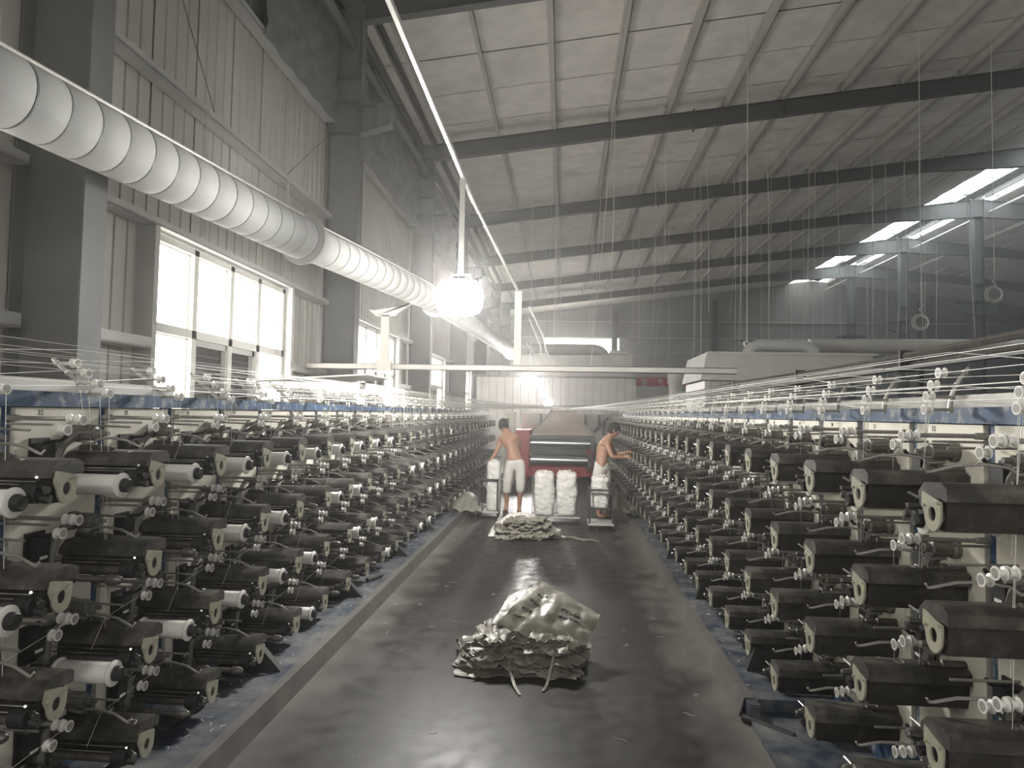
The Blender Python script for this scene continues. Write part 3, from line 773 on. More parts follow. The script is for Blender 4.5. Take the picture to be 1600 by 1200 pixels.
for side in 'LR':
    rz = 0 if side == 'L' else math.pi
    for r in range(4):
        for k in range(NK):
            if side == 'L':
                has = k in LB[r] if k < 10 else random.random() < (.45 if r < 2 else .3)
            else:
                has = random.random() < .45
            if not has: continue
            p = WP(side, k, .12 if side == 'L' else .095, -.20 if side == 'L' else -.16, ROWS[r] - (.03 if side == 'L' else .045))
            lab = 'white tape bobbin on the %s machine, %s column from the camera, %s' % (SIDE[side], ORD[k], RN[r])
            if k < 12:
                b = thing('bobbin', lab, 'bobbin', p, rz, 'bobbins on the %s machine' % SIDE[side])
                link('yarn_package', bm_pack, b); link('flange', bm_fl, b); link('flange', bm_fl, b, (.238, 0, 0)); link('core_plug', bm_core, b)
            else:
                tag(link('bobbin', bobJ, None, p, rz), lab, 'bobbin', 'bobbins on the %s machine' % SIDE[side])

# machine frames
def text_mesh(s, size, name='panel_number', mt='digit'):
    c = bpy.data.curves.new('t', 'FONT'); c.body = s; c.size = size; c.extrude = .0004; c.align_x = 'CENTER'; c.resolution_u = 2
    o = bpy.data.objects.new('t', c); COL.objects.link(o)
    bpy.context.view_layer.update()
    me = bpy.data.meshes.new_from_object(o.evaluated_get(bpy.context.evaluated_depsgraph_get()))
    bpy.data.objects.remove(o); me.name = name; me.materials.clear(); me.materials.append(MATS[mt]); return me
for side in 'LR':
    d = SD[side]; s = d['s']
    root = thing('creel_frame', ('long blue and ivory winding machine frame along the left wall' if side == 'L' else 'long blue and ivory winding machine frame on the right of the aisle'), 'machine frame', (d['px'], 0, 0))
    ya = 0.9 if side == 'L' else 0.9; yb = WY(side, NK-1) + .5
    def X(l): return s * l
    b = M(); b.box((X(.012), ya, 1.692), (X(-.09), yb, 1.756)); b.build('top_beam', 'blue_paint', root, smooth=False)
    b = M(); b.box((X(-.12), ya, 1.76), (X(-.30), yb if side == 'R' else 3.75, 1.80)); b.box((X(-.13), ya, 1.80), (X(-.145), yb if side == 'R' else 3.75, 1.815)); b.build('cable_tray', 'tube_grey' if side == 'R' else 'white_paint', root, smooth=False)
    b = M(); b.box((X(-.08), ya, .1), (X(-.30), yb, 1.69)); b.build('cabinet_core', 'steel_dark', root, smooth=False)
    sk = M(); sk.prism([(X(.03), .02), (X(-.05), .02), (X(-.05), .17), (X(.015), .17)], 1, ya, yb); sk.build('skirt', 'blue_paint', root, smooth=False)
    # posts and panels
    pm_ = M().box((X(-.055), -.024, .1), (X(-.015), .024, 1.692)).data('post', 'blue_paint', smooth=False)
    w = d['p'] - .068
    q = M(); q.box((0, -w/2, .17), (X(-.05), w/2, 1.687)); pnl = q.data('panel', 'ivory', smooth=False)
    for k in range(-1, NK):
        yp = WY(side, k) + s * d['post']
        link('post', pm_, root, (0, yp, 0))
        pc = link('panel', pnl, root, (0, yp - s * (d['p'] / 2), 0))
        n = 23 - k
        if 1 <= k < 9:
            t = text_mesh(str(n), .030)
            o = link('panel_number', t, pc, (X(.0012), -s*.11 if side == 'L' else .10, 1.657))
            o.rotation_euler = (math.pi/2, 0, s * math.pi/2)
    # deck and kerb
    kx = d['kerb'] - d['px']
    yk0 = ya if side == 'L' else 3.93
    dk = M(); dk.box((kx - s*.0, yk0, .0), (X(.0), yb, .098)); dko = dk.build('deck', 'blue_deck', None, (d['px'], 0, 0), smooth=False)
    tag(dko, 'dusty dark blue deck plate between kerb and %s machine' % SIDE[side], 'deck')
    kb = M(); kb.prism([(s*-.045, 0), (s*-.037, 0), (s*.008, .1), (0, .104)] if False else [(-s*-.0 + s*.030*1, 0), (s*.038, 0), (s*.008, .104), (0, .104)], 1, yk0, yb + (1 if side == 'L' else 0)); kb.box((0, yk0, .099), (s*(-.05), yb, .104))
    for z in range(int((yb - yk0) / .55)): kb.tube([(s*.013, yk0 + .2 + z*.55, .056), (s*.02, yk0 + .2 + z*.55, .06)], .008, 8)
    kbo = kb.build('kerb_angle', 'kerb_steel', None, (d['kerb'], 0, 0), smooth=False); tag(kbo, 'grey steel kerb edging the aisle along the %s machine' % SIDE[side], 'kerb')
    if side == 'R':
        dk = M(); dk.box((kx, ya, .0), (X(.0), 3.92, .03)); dk.box((kx + .0, 3.85, .03), (kx + .06, 3.92, .10))
        tag(dk.build('deck', 'blue_deck', None, (d['px'], 0, 0), smooth=False), 'lower blue deck plate at the near end of the right machine', 'deck')
    # support feet
    for k in range(3 if side == 'L' else 4, NK, 3):
        m = M(); w_ = .50 if side == 'L' else .42; m.prism([(X(.30), .098), (X(w_), .098), (X(.37), .235), (X(.10), .24), (X(.10), .098)], 1, -.02, .03)
        link('support_foot', m.data('support_foot', 'rubber', smooth=False), root, (0, WY(side, k) + s*.07, 0))

# overhead pulley stacks above every column
for side in 'LR':
    d = SD[side]; s = d['s']
    if side == 'L': PP = [(-2.17, 1.886), (-2.115, 1.842), (-2.06, 1.796), (-2.012, 1.754)]
    else: PP = [(1.505, 1.892), (1.475, 1.842), (1.457, 1.796), (1.449, 1.745)]
    d['PP'] = PP
    rod = M(); pl = []
    br = M()
    back = -.085 if side == 'L' else .085
    P = [((x - d['px']) + back, .0, z) for x, z in PP]
    br.tube([(P[0][0]-s*.02, 0, P[0][2]+.02), P[0], P[1], P[2], P[3], (P[3][0], .0, 1.745)], .009, 6)
    rd = M()
    for (x, z), p_ in zip(PP, P): rd.tube([p_, ((x - d['px']) - s*.01, 0, z)], .0075, 6); rd.tube([(p_[0]-s*.01, 0, z), (p_[0]+s*.004, 0, z)], .013, 8)
    brm = br.data('stack_bracket', 'tube_grey'); rdm = rd.data('pulley_rod', 'tube_grey')
    for k in range(NK):
        st = thing('pulley_stack', 'stack of four pale guide pulleys above the %s machine, %s from the camera' % (SIDE[side], ORD[k]), 'pulley stack', (d['px'], WY(side, k) - .06, 0), 0, 'pulley stacks above the %s machine' % SIDE[side])
        link('stack_bracket', brm, st); link('pulley_rod', rdm, st)
        for x, z in PP:
            o = link('guide_pulley', PULM, st, (x - d['px'], 0, z)); o.rotation_euler.z = 0 if s > 0 else math.pi

# yarns: drop from the pulley to its row, long run to the comb of the far machine
random.seed(5)
comb = {}
for side in 'LR':
    d = SD[side]; s = d['s']; PP = d['PP']
    for k in range(-2, NK):
        for r in range(4):
            x, z = PP[r]; yk = WY(side, k) - .06
            t = ((k + 6) * 4 + r) / ((NK + 6) * 4)
            xe = (-.10 - .36 * (1 - t)) if side == 'L' else (.10 + .36 * (1 - t))
            lift = .02 + .09 * (1 - t) * random.random() + (.035 if r == 0 else 0)
            xo = x + random.uniform(-.05, .05)
            zz = z + .018
            pts = []
            if k >= 0:
                rx = x + s * .035
                pts += [(rx + random.uniform(-.02,.02), yk + .04, ROWS[r] + (.26 if r else .20)), (x + s*.0, yk + .012, z - .01), (x, yk + .012, z + .012)]
            else: pts += [(xo, .3, zz + .02 + random.uniform(0, .06))]
            if 15.2 > yk: pts += [(xo, max(yk + .5, 1.0), zz + lift*.5), (xo * .985, 15.0, zz + lift)]
            pts += [(xe * 1.35 + x * .12, 17.2, 1.83 + .06 * random.random()), (xe, 18.3, 1.83)]
            m = M().tube(pts, .0013 if k < 12 else .0016, 3, False)
            o = m.build('tape_yarn', 'yarn')
            tag(o, ('white tape from the %s, %s column of the %s machine' % (RN[r], ORD[k], SIDE[side])) if k >= 0 else 'white tape entering from the frame edge above the %s machine' % SIDE[side], 'yarn', 'tapes over the %s machine' % SIDE[side])
# slanting strands from guide pulleys to the box lids on near columns
for side in 'LR':
    for k in range(0, 12):
        for r in range(4):
            s = SD[side]['s']
            if random.random() < .3: continue
            a = WP(side, k, .30, SD[side]['post'], ROWS[r] + .235); b = WP(side, k, .20, -.12, ROWS[r] + .03)
            bx = WP(side, k, .22, -.07, ROWS[r] + .15)
            m = M().tube([a, bx, b], .0011, 3, False)
            tag(m.build('feed_tape', 'yarn'), 'short tape slanting onto the %s head, %s column of the %s machine' % (RN[r].replace(' row', '-row'), ORD[k], SIDE[side]), 'yarn', 'feed tapes of the %s machine' % SIDE[side])

# loose tubes on the deck and floor
for i, (a, b, r, lab) in enumerate((((-1.95, 2.62, .125), (-1.93, 2.87, .125), .021, 'black bobbin tube lying on the left deck, nearest one'), ((-1.93, 3.22, .125), (-1.90, 3.46, .125), .021, 'black bobbin tube lying on the left deck, second one'),
        ((1.03, 3.86, .022), (1.24, 3.66, .022), .021, 'black bobbin tube lying on the floor by the right kerb end'), ((-1.8, 6.1, .12), (-1.72, 6.32, .12), .02, 'small grey tube lying on the left deck farther along'))):
    tag(M().tube([a, b], r, 12).build('bobbin_tube', 'rubber' if i < 3 else 'iron'), lab, 'tube')

# two hoses behind the right machine
for i, (x, z) in enumerate(((2.28, 2.135), (2.32, 2.07))):
    m = M(); P = [(x, 1.0 + .02*q, z + .012*math.sin(q*.02)) for q in range(0, 640)]
    m.tube(P[::1], [.026 if q % 2 else .022 for q in range(len(P))], 6)
    tag(m.build('ribbed_hose', 'iron'), ('upper', 'lower')[i] + ' grey ribbed hose running behind the right machine', 'hose')
    if i == 0:
        for yy in (2.6, 4.6, 6.6, 9): 
            tg = M(); tg.box((x-.03, yy, z-.11), (x+.07, yy+.03, z+.035)); tag(tg.build('hose_clamp', 'rubber', smooth=False), 'black clamp holding the two ribbed hoses, %s from the camera' % ORD[(2.6, 4.6, 6.6, 9).index(yy)], 'clamp', 'hose clamps')
m = M(); m.box((2.2, 12.9, 0), (2.24, 12.94, 2.1)); m.box((2.2, .9, 2.03), (2.24, 13.8, 2.045)); tag(m.build('hose_rack', 'steel_grey', smooth=False), 'thin steel rack carrying the ribbed hoses', 'rack')

# frames standing behind the left machine
fr = thing('steel_table_frame', 'pale steel frame standing behind the left machine below the window', 'frame', (-3.5, 8.4, 0))
m = M()
for x in (-.55, .85):
    for y in (0, 2.2): m.box((x, y, 0), (x+.06, y+.06, 2.05))
m.box((-.55, 0, 1.98), (.91, .06, 2.06)); m.box((-.55, 2.2, 1.98), (.91, 2.26, 2.06)); m.box((-.55, 0, 1.98), (-.49, 2.26, 2.06)); m.box((.85, 0, 1.98), (.91, 2.26, 2.06)); m.build('frame', 'white_paint', fr, smooth=False)
m = M(); m.prism([(-.6, 2.06), (.95, 2.16), (.95, 2.18), (-.6, 2.08)], 1, .0, 1.2); m.build('top_sheet', 'steel_light', fr, smooth=False)

# ------------------------------------------------------------------ stretching unit at the end of the aisle
st = thing('stretching_machine', 'red roller machine at the far end of the aisle', 'machine', (0, 17, 0))
m = M(); m.box((-1.2, -.15, .05), (-.85, 1.5, 1.28)); m.build('side_cabinet', 'red_paint', st, smooth=False)
m = M(); m.box((-.85, .12, .10), (.78, 1.5, .34)); m.box((-.85, -.1, .10), (.45, .2, .24)); m.box((.62, .12, .2), (.78, 1.4, 1.0)); m.build('base', 'red_paint', st, smooth=False)
def roll(z, r, x0, x1):
    m = M(); m.lathe((x0, 0, z), (1,0,0), [(0, .05), (.02, .05), (.021, r), (x1-x0-.02, r), (x1-x0-.019, r*.6), (x1-x0, r*.6)], 32); return m
roll(.95, .145, -.83, .72).build('upper_roll', 'roll_steel', st)
roll(.52, .145, -.83, .66).build('lower_roll', 'roll_steel', st)
m = M(); m.box((-.83, .02, .62), (.60, .3, .85)); m.box((-.85, -.12, 1.05), (.78, .3, 1.16)); m.box((.70, -.16, .74), (.80, .3, 1.14)); m.box((.64, -.14, .34), (.73, .3, .70)); m.build('roll_cover', 'steel_grey', st, smooth=False)
m = M(); m.box((-.85, .4, .34), (.62, .5, 1.1)); m.build('back_plate', 'steel_dark', st, smooth=False)
# fan of tapes running from the comb to the rolls
m = M()
for i in range(30):
    t = i / 29; xb_ = -.72 + 1.36 * t; xt = -.28 + .56 * t
    w = .012; a = Vector((xb_, -.05, 1.16)); b = Vector((xt, 1.1, 1.80))
    m.add([a-Vector((w,0,0)), a+Vector((w,0,0)), b+Vector((.009,0,0)), b-Vector((.009,0,0)), a+Vector((-w,.01,.004)), a+Vector((w,.01,.004)), b+Vector((.009,.01,.004)), b+Vector((-.009,.01,.004))], [(0,1,2,3),(7,6,5,4),(0,4,5,1),(2,6,7,3),(1,5,6,2),(0,3,7,4)])
m.build('tape_fan', 'film', st, smooth=False)
m = M(); m.tube([(-.78, -.1, 1.16), (-.30, 1.1, 1.82)], .02, 6); m.tube([(.72, -.1, 1.16), (.30, 1.1, 1.82)], .02, 6); m.build('fan_frame', 'steel_light', st)
m = M()
for i in range(70):
    x = -1.0 + 2.0 * i / 69; m.tube([(x, 1.3, 1.74), (x, 1.3, 1.90)], .006, 5)
m.box((-1.1, 1.27, 1.70), (1.1, 1.33, 1.745)); m.build('comb', 'pulley', st, smooth=False)
m = M(); m.box((-1.15, 1.6, 0), (1.5, 3.0, 1.72)); m.build('rear_housing', 'pink_body', st, smooth=False)
m = M(); m.box((-1.0, 1.55, 1.40), (-.45, 1.6, 1.66)); m.box((-.1, 1.55, 1.3), (.1, 1.6, 1.6)); m.box((.6, 1.55, 1.3), (1.1, 1.6, 1.62)); m.build('hatch', 'panel_far', st, smooth=False)
m = M()
for x in (-.62, .62, 1.0): m.tube([(x, 1.5, 1.35), (x, 1.5, 1.72)], .035, 10); m.tube([(x, 1.48, 1.48), (x, 1.48, 1.52)], .05, 10)
m.tube([(.85, 1.45, 1.2), (1.25, 1.5, 1.62)], .04, 8); m.tube([(1.1, 1.4, 1.0), (1.15, 1.4, 1.5)], .03, 8); m.build('valve', 'steel_grey', st)
cb = thing('control_cabinet', 'tall ivory control cabinet with a small screen behind the left worker', 'cabinet', (-1.35, 16.6, 0))
m = M(); m.box((-.14, 0, 0), (.13, .4, 1.72)); m.build('body', 'ivory', cb, smooth=False); m = M(); m.box((-.09, -.01, 1.42), (-.01, 0, 1.57)); m.build('screen', 'green_screen', cb, smooth=False)
m = M(); m.box((-.12, -.006, .1), (.11, 0, 1.35)); m.box((.08, -.02, .8), (.10, -.006, .95)); m.build('door', 'white_paint', cb, smooth=False)
# low machine parts and boxes right of the rolls
bx = thing('machine_box', 'pale grey box machine between the red machine and the right worker', 'machine', (1.05, 17.2, 0))
m = M(); m.box((-.2, 0, 0), (.45, 1.1, .62)); m.box((-.2, .3, .62), (.45, 1.1, 1.12)); m.build('body', 'panel_far', bx, smooth=False)
m = M(); m.tube([(-.22, -.05, .45), (.3, -.05, .45)], .06, 12); m.box((-.24, -.03, .92), (.2, .0, .95)); m.build('rail', 'steel_light', bx)

# corrugated enclosure behind
en = thing('corrugated_enclosure', 'pale corrugated enclosure above the far machine', 'enclosure', (0, 26, 0))
cpn = panel(.62, 1.9, 2, .12).data('panel', 'panel_far', smooth=False)
for q in range(10):
    o = link('panel', cpn, en, (-3.45 + q*.627, 0, 1.25)); o.rotation_euler.z = -math.pi/2
m = M(); m.box((-3.45, .02, 0), (2.82, 5, 3.15)); m.build('body', 'panel_far', en, smooth=False)
m = M(); m.box((-3.5, -.08, 3.12), (2.9, 5, 3.2)); m.box((-3.5, -.06, 1.95), (2.85, -.02, 2.05)); m.box((.1, -.06, 1.3), (.25, -.02, 1.95)); m.box((1.0, -.06, 1.3), (1.1, -.02, 1.95)); m.build('trim_rail', 'steel_grey', en, smooth=False)
hd = thing('extractor_hood', 'long pale hood lying on top of the corrugated enclosure', 'hood', (0, 26, 3.2))
m = M(); m.prism([(-1.9, 0), (2.7, 0), (2.7, .9), (-1.9, .78)], 1, .2, 2.2); m.box((-1.9, .15, .78), (2.72, 2.2, .84)); m.build('body', 'duct_dirty', hd, smooth=False)
m = M(); m.tube([(-2.2, 1, 1.13), (1.2, 1, 1.13), (1.42, 1, 1.09), (1.56, 1, .98), (1.62, 1, .8)], .24, 16); m.build('duct_pipe', 'duct', hd)
m = M(); 
for q in range(7): m.lathe((2.0+.1*q, .3, .0+.0*q), (0,0,1), [(0, .02), (.06, .11), (.14, .10), (.2, .02)], 8)
sb = m.build('wrapped_bundle', 'sack_white', None, (-.1, 26, 4.08)); tag(sb, 'white crumpled bundle lying on the far hood', 'bundle')
# banner and duct right of the enclosure
bn = thing('banner', 'red banner with white characters hung beyond the enclosure', 'banner', (3.45, 30.47, 3.04))
m = M(); m.box((-.35, 0, .0), (2.8, .03, .40)); m.build('cloth', 'banner_red', bn, smooth=False)
t = text_mesh('全生产', .34, 'lettering', 'label_white'); 
for i_, ch in enumerate('全生产'):
    o = link('lettering', text_mesh(ch, .36, 'lettering', 'label_white'), bn, (.22 + i_*.75, -.01, .05)); o.rotation_euler.x = math.pi/2
m = M(); m.lathe((3.5+.62, 24.6, 0), (0,0,1), [(0, .25), (2.8, .25), (2.9, .31), (3.3, .31)], 20)
tag(m.build('vertical_duct', 'duct_dirty'), 'fat grey vertical duct beside the corrugated enclosure', 'duct')
m = M(); m.box((2.9, 30.6, 0), (7.5, 33, 2.1)); m.box((2.9, 30.5, 2.45), (7.5, 30.6, 2.55)); m.box((2.9, 30.55, 3.45), (8, 33, 3.9)); m.box((3.9, 30.5, 1.9), (3.95, 30.6, 3.0)); m.box((3.12, 30.5, 0), (3.18, 30.56, 3.5)); m.box((6.2, 30.5, 0), (6.26, 30.56, 3.5)); m.box((3.12, 30.5, 3.05), (6.26, 30.54, 3.1)); tag(m.build('far_machine', 'panel_far', smooth=False), 'pale machine body under the red banner', 'machine')
m = M(); m.add([(4.0, 23, 2.05), (5.9, 21.6, 2.55), (5.9, 21.6, 2.95), (4.0, 23, 2.15), (4.0, 23.5, 2.05), (5.9, 22.1, 2.55), (5.9, 22.1, 2.95), (4.0, 23.5, 2.15)], [(0,1,2,3),(7,6,5,4),(0,4,5,1),(2,6,7,3),(1,5,6,2),(0,3,7,4)])
m.box((5.8, 21.7, 0), (5.86, 21.76, 2.6)); m.box((4.3, 22.9, 0), (4.36, 22.96, 2.13)); tag(m.build('slanted_chute', 'white_paint', smooth=False), 'white slanting chute right of the grey vertical duct', 'chute')
m = M(); m.box((3.55, 16.8, 1.98), (4.35, 17.4, 2.10)); m.box((3.6, 16.9, 0), (3.64, 16.94, 2)); m.box((4.25, 16.9, 0), (4.29, 16.94, 2)); tag(m.build('white_tray', 'white_paint', smooth=False), 'small white tray on thin legs behind the right machine', 'tray')

# hood on the right with pipe
hr = thing('right_hood', 'broad pale hood above the cabinets behind the right machine', 'hood', (0, 14, 0))
m = M(); m.prism([(2.85, 2.47), (6.35, 2.43), (6.3, 3.05), (2.98, 3.05)], 1, 0, 2.2); m.box((3.0, -.03, 3.0), (6.4, 2.25, 3.06)); m.build('body', 'duct_dirty', hr, smooth=False)
cpn2 = panel(.5, 2.43, 3, .06).data('panel', 'panel_far', smooth=False)
for q in range(3):
    o = link('panel', cpn2, hr, (2.95 + q*.51, .05, 0)); o.rotation_euler.z = -math.pi/2
m = M(); m.box((2.95, .1, 0), (4.45, 2.2, 2.45)); m.build('cabinet', 'panel_far', hr, smooth=False)
m = M(); m.tube([(3.97, 14.6, 3.03), (3.99, 14.6, 3.12), (4.06, 14.6, 3.22), (4.18, 14.6, 3.27), (5.15, 14.6, 3.27), (5.27, 14.6, 3.22), (5.34, 14.6, 3.12), (5.36, 14.6, 3.03)], .125, 16)
tag(m.build('loop_pipe', 'duct'), 'short pale pipe loop standing on the right hood', 'pipe')
m = M(); m.tube([(5.9, 16.4, 3.46), (16.0, 16.4, 3.52)], .17, 18)
tag(m.build('long_pipe', 'duct_dirty'), 'long pale horizontal pipe running right behind the hood', 'pipe')
for x in (8.4, 12.4):
    tag(M().box((x, 16.3, 0), (x+.1, 16.45, 3.3)).build('pipe_stand', 'steel_dark', smooth=False), 'dark stand below the long pale pipe, %s one' % ('left' if x < 9 else 'right'), 'stand')
# dim shelving and cabinets beyond the right machine
for i, (x, y, w, h) in enumerate(((5.4, 12.6, 1.0, 1.95), (7.2, 13.4, 1.4, 2.2), (9.4, 12.0, 1.2, 2.0), (4.5, 20, 2.5, 2.0))):
    g = thing('dark_rack', 'dark grey rack in the dim area behind the right machine, %s from the left' % ['second', 'third', 'fourth', 'first'][i], 'rack', (x, y, 0))
    m = M()
    for a in (0, w):
        for b in (0, .6): m.box((a-.03, b-.03, 0), (a+.03, b+.03, h))
    for z in (.3, .9, 1.5, h-.05): m.box((0, 0, z), (w, .6, z+.04))
    m.build('rack_frame', 'steel_dark', g, smooth=False)
    m = M()
    for z in (.34, .94, 1.54):
        if z + .3 < h: m.box((.08, .1, z), (w*.45, .5, z+.35)); m.box((w*.55, .1, z), (w-.08, .5, z+.28))
    m.build('crate', 'iron', g, smooth=False)

# big white sack on a wrapped pallet, right
def blob(cx, cy, zs, fn, n=28, seed=0):
    m = M(); vs = []; fs = []
    for i, (z, rx, ry) in enumerate(zs):
        for k in range(n):
            a = 2*math.pi*k/n; c, s = math.cos(a), math.sin(a); p = fn(i)
            kk = (abs(c)**p + abs(s)**p) ** (-1/p)
            rr = 1 + .05*nz(c*2 + seed, s*2, z*7, 1.5) + .03*nz(c*6 + seed, z*16, s*6, 1.3)
            vs.append((cx + c*kk*rx*rr, cy + s*kk*ry*rr, z))
    for i in range(len(zs)-1):
        for k in range(n): k2 = (k+1) % n; fs.append((i*n+k, i*n+k2, (i+1)*n+k2, (i+1)*n+k))
    fs.append(tuple(range(n-1, -1, -1))); fs.append(tuple((len(zs)-1)*n+k for k in range(n)))
    m.add(vs, fs); return m
m = blob(6.95, 8.6, [(2.10, .52, .5), (2.13, .57, .55), (2.2, .57, .55), (2.3, .48, .46), (2.4, .34, .33), (2.48, .20, .2), (2.54, .11, .11), (2.60, .17, .15)], lambda i: 3, seed=3)
tag(m.build('bulk_sack', 'sack_white'), 'big white tied bulk sack on the wrapped pallet at right', 'sack')
g = thing('wrapped_pallet', 'pale wrapped pallet load behind the right machine', 'pallet', (6.95, 8.6, 0))
m = M(); m.box((-.6, -.55, .12), (.6, .55, 2.10)); m.build('load', 'sack_white', g, smooth=False)
m = M(); 
for q in (-.55, -.05, .45): m.box((-.6, q, 0), (.6, q+.1, .12))
m.build('pallet_base', 'sack_old', g, smooth=False)

# ------------------------------------------------------------------ hanging cords from the roof
random.seed(21)
spots = []
HC = [(1.2,18),(1.6,18.5),(2.2,20),(3.3,22),(3.9,22),(4.4,23),(4.9,24),(5.6,21),(6.1,24),(6.4,24.3),(6.9,25),(7.6,24),(8.1,26),(8.6,22),(9.2,26),(9.9,24),(10.4,25),(11.0,24),(11.6,25),(12.3,26),(12.9,25),(13.7,26),(2.9,27),(3.6,29),(4.2,31),(5.2,30),(6.6,32),(7.9,31),(9.6,33),(11.2,32),(12.8,34),(14.6,33),(0.3,24),(0.6,24.4),(-.4,28),(-.8,22),(-1.2,24),(15.4,28),(16.2,30),(17.4,31),(.9,31),(1.5,33)]
HC.sort(key=lambda p: (p[0] + .078*p[1]) / p[1])
for i, (x, y) in enumerate(HC):
    x = min(PX, key=lambda q: abs(q - x)); x += .05; z0 = zt(x) + .05; z1 = random.uniform(2.6, 4.6) if i % 5 else random.uniform(5, 6.5)
    dx = random.uniform(-.12, .12) if i % 4 else random.uniform(-.6, .6)
    m = M().tube([(x, y, z0), (x + dx*.5 + .03, y, (z0+z1)/2), (x + dx, y, z1)], .008, 5)
    tag(m.build('hanging_cord', 'cord'), 'thin pale cord hanging from a roof purlin, %s of the cords counted from the left' % ORD[i], 'cord', 'cords hanging from the roof')
for i, (x, y, z0, z1, r) in enumerate(((10.55, 17.0, 11, 4.85, .20), (8.3, 16.0, 10.5, 4.0, .18), (3.95, 14.6, 9, 3.3, .06))):
    m = M(); m.tube([(x, y, zt(x) + .3), (x, y, z1 + r*2.2)], .008, 5)
    m.tube([(x + r*.25, y, z1 + r*2.2), (x - r*.2, y, z1 + r*1.6), (x + r*.2, y, z1+r*1.2), (x, y, z1 + r)], .012, 5)
    for q in range(3):
        rr = r * (.8 + .15*q); P = [(x + rr*math.cos(a*.3927), y + .02*q, z1 + rr*.95*math.sin(a*.3927)) for a in range(17)]
        m.tube(P, .007, 5, False)
    tag(m.build('coiled_cord', 'cord'), ['coiled rope hanging by the nearest ridge column', 'coiled rope hanging by the second ridge column', 'small coiled cord hanging above the pipe loop'][i], 'cord')

# ------------------------------------------------------------------ heap of used sacks in the foreground
random.seed(3)
def sack_layer(cx, cy, z, w, h, rot, seed, th=.014, amp=.018, corners=None):
    c, s = math.cos(rot), math.sin(rot)
    def fn(u, v):
        x = (u-.5)*w; y = (v-.5)*h
        x += (.10*nz(v*3, seed, 1.0, 1.6) + .012*nz(v*14, seed, 4.0))*w; y += (.16*nz(u*3, seed, 2.0, 1.8) + .028*nz(u*15, seed, 5.0))*h
        e = max(abs(u-.5), abs(v-.5))*2
        zz = z + amp*nz(u*7, v*5, seed, 1.0) + .7*amp*nz(u*17, v*12, seed+9, 1.0) + .35*amp*nz(u*33, v*24, seed+5, 1.0) + amp*.8*nz(u*3, v*2, seed+4) - .018*max(0, e-.75)*4*random.random()
        return (cx + c*x - s*y, cy + s*x + c*y, max(.004, zz))
    return cloth(40, 24, fn, th)
LY = []
for i in range(15):
    t = i / 14
    LY.append((-.25 + random.uniform(-.07, .07), 4.52 + .13*t + random.uniform(-.03, .03), .012 + .0148*i, .84 - .30*t + random.uniform(-.08, .06), .42 + random.uniform(-.04, .06), random.uniform(-.28, .28), random.choice(['sack_old', 'sack_grey', 'sack_pale'])))
LO = ['lowest'] + [ORD[q] + ' from the bottom' for q in range(1, 14)] + ['just under the propped one']
for i, (cx, cy, z, w, h, ro, mt) in enumerate(LY):
    o = sack_layer(cx, cy, z, w, h, ro, i*3.7 + 1, .006, .024).build('folded_sack', mt, ang=70)
    tag(o, 'crumpled used sack in the near heap on the aisle, ' + LO[i], 'sack', 'sacks in the near heap')
# tattered strips that hang out of the heap
for i, P in enumerate((((-.33, 4.34, .10), (-.31, 4.24, .06), (-.27, 4.13, .012), (-.235, 4.04, .006)), ((-.03, 4.36, .16), (-.05, 4.28, .10), (-.075, 4.18, .02), (-.10, 4.11, .006)),
        ((-.62, 4.62, .10), (-.72, 4.72, .09), (-.74, 4.80, .05), (-.60, 4.52, .02)))):
    m = M(); w = Vector((.009, .002, 0))
    V = [Vector(p) for p in P]; vs = []
    for p in V: vs += [p - w, p + w, p + w + Vector((0,0,.003)), p - w + Vector((0,0,.003))]
    fs = [(0,1,2,3), (len(vs)-1, len(vs)-2, len(vs)-3, len(vs)-4)]
    for a in range(len(V)-1):
        for b in range(4): fs.append((a*4+b, a*4+(b+1)%4, a*4+4+(b+1)%4, a*4+4+b))
    m.add(vs, fs); tag(m.build('sack_strip', 'sack_old'), ['torn sack strip lying towards the camera, left one', 'torn sack strip hanging off the heap front, right one', 'torn sack strip sticking out at the left of the heap'][i], 'strip')
m = M()
for q in range(46):
    x, y, z = random.uniform(-.18, .12), random.uniform(4.34, 4.5), random.uniform(.15, .30); P = []
    a = random.random()*6
    for t in range(7): P.append((x, y, max(.006, z))); x += .02*math.cos(a) ; y += -.006 + .012*math.sin(a); z -= .03*random.random(); a += random.uniform(-1, 1)
    m.tube(P, .0016, 3, False)
tag(m.build('loose_threads', 'sack_grey'), 'tangle of loose threads on the front of the near heap', 'threads', kind='stuff')
# the sack propped on top: corners apex, right, low right, low left
def unp(px, py, Y):
    cx, cy = (px-800)/1030, (600-py)/1030
    d = _vx*cx + _vy*cy*0
    d = Vector((cx*_vx.x + cy*_vx.y + _vx.z, cx*_vy.x + cy*_vy.y + _vy.z, cx*_vz.x + cy*_vz.y + _vz.z))
    return Vector((0, 0, CAM_H)) + d * (Y / d.y)
SA_, SB_, SC_, SD_ = unp(844, 907, 4.98), unp(939, 963, 4.72), unp(913, 1009, 4.46), unp(776, 974, 4.42)
def top_fn(u, v):
    p = (SD_*(1-u) + SC_*u)*(1-v) + (SA_*(1-u) + SB_*u)*v
    nrm = (SC_-SD_).cross(SA_-SD_).normalized()
    b = .020*nz(u*3, v*3, 2.2) + .020*nz(u*6, v*5, 5.1) + .010*nz(u*14 + v*4, v*9, 3.1) + .05*math.sin(math.pi*u)*math.sin(math.pi*v) - .05*(1-v)*math.sin(math.pi*u*1.0)
    return p + nrm*b*(-1 if nrm.y > 0 else 1) 
tp = thing('propped_sack', 'grey woven sack with handwriting propped up on top of the near heap', 'sack', (0, 0, 0))
cloth(36, 30, top_fn, .01).build('cloth', 'sack_grey', tp, ang=70)
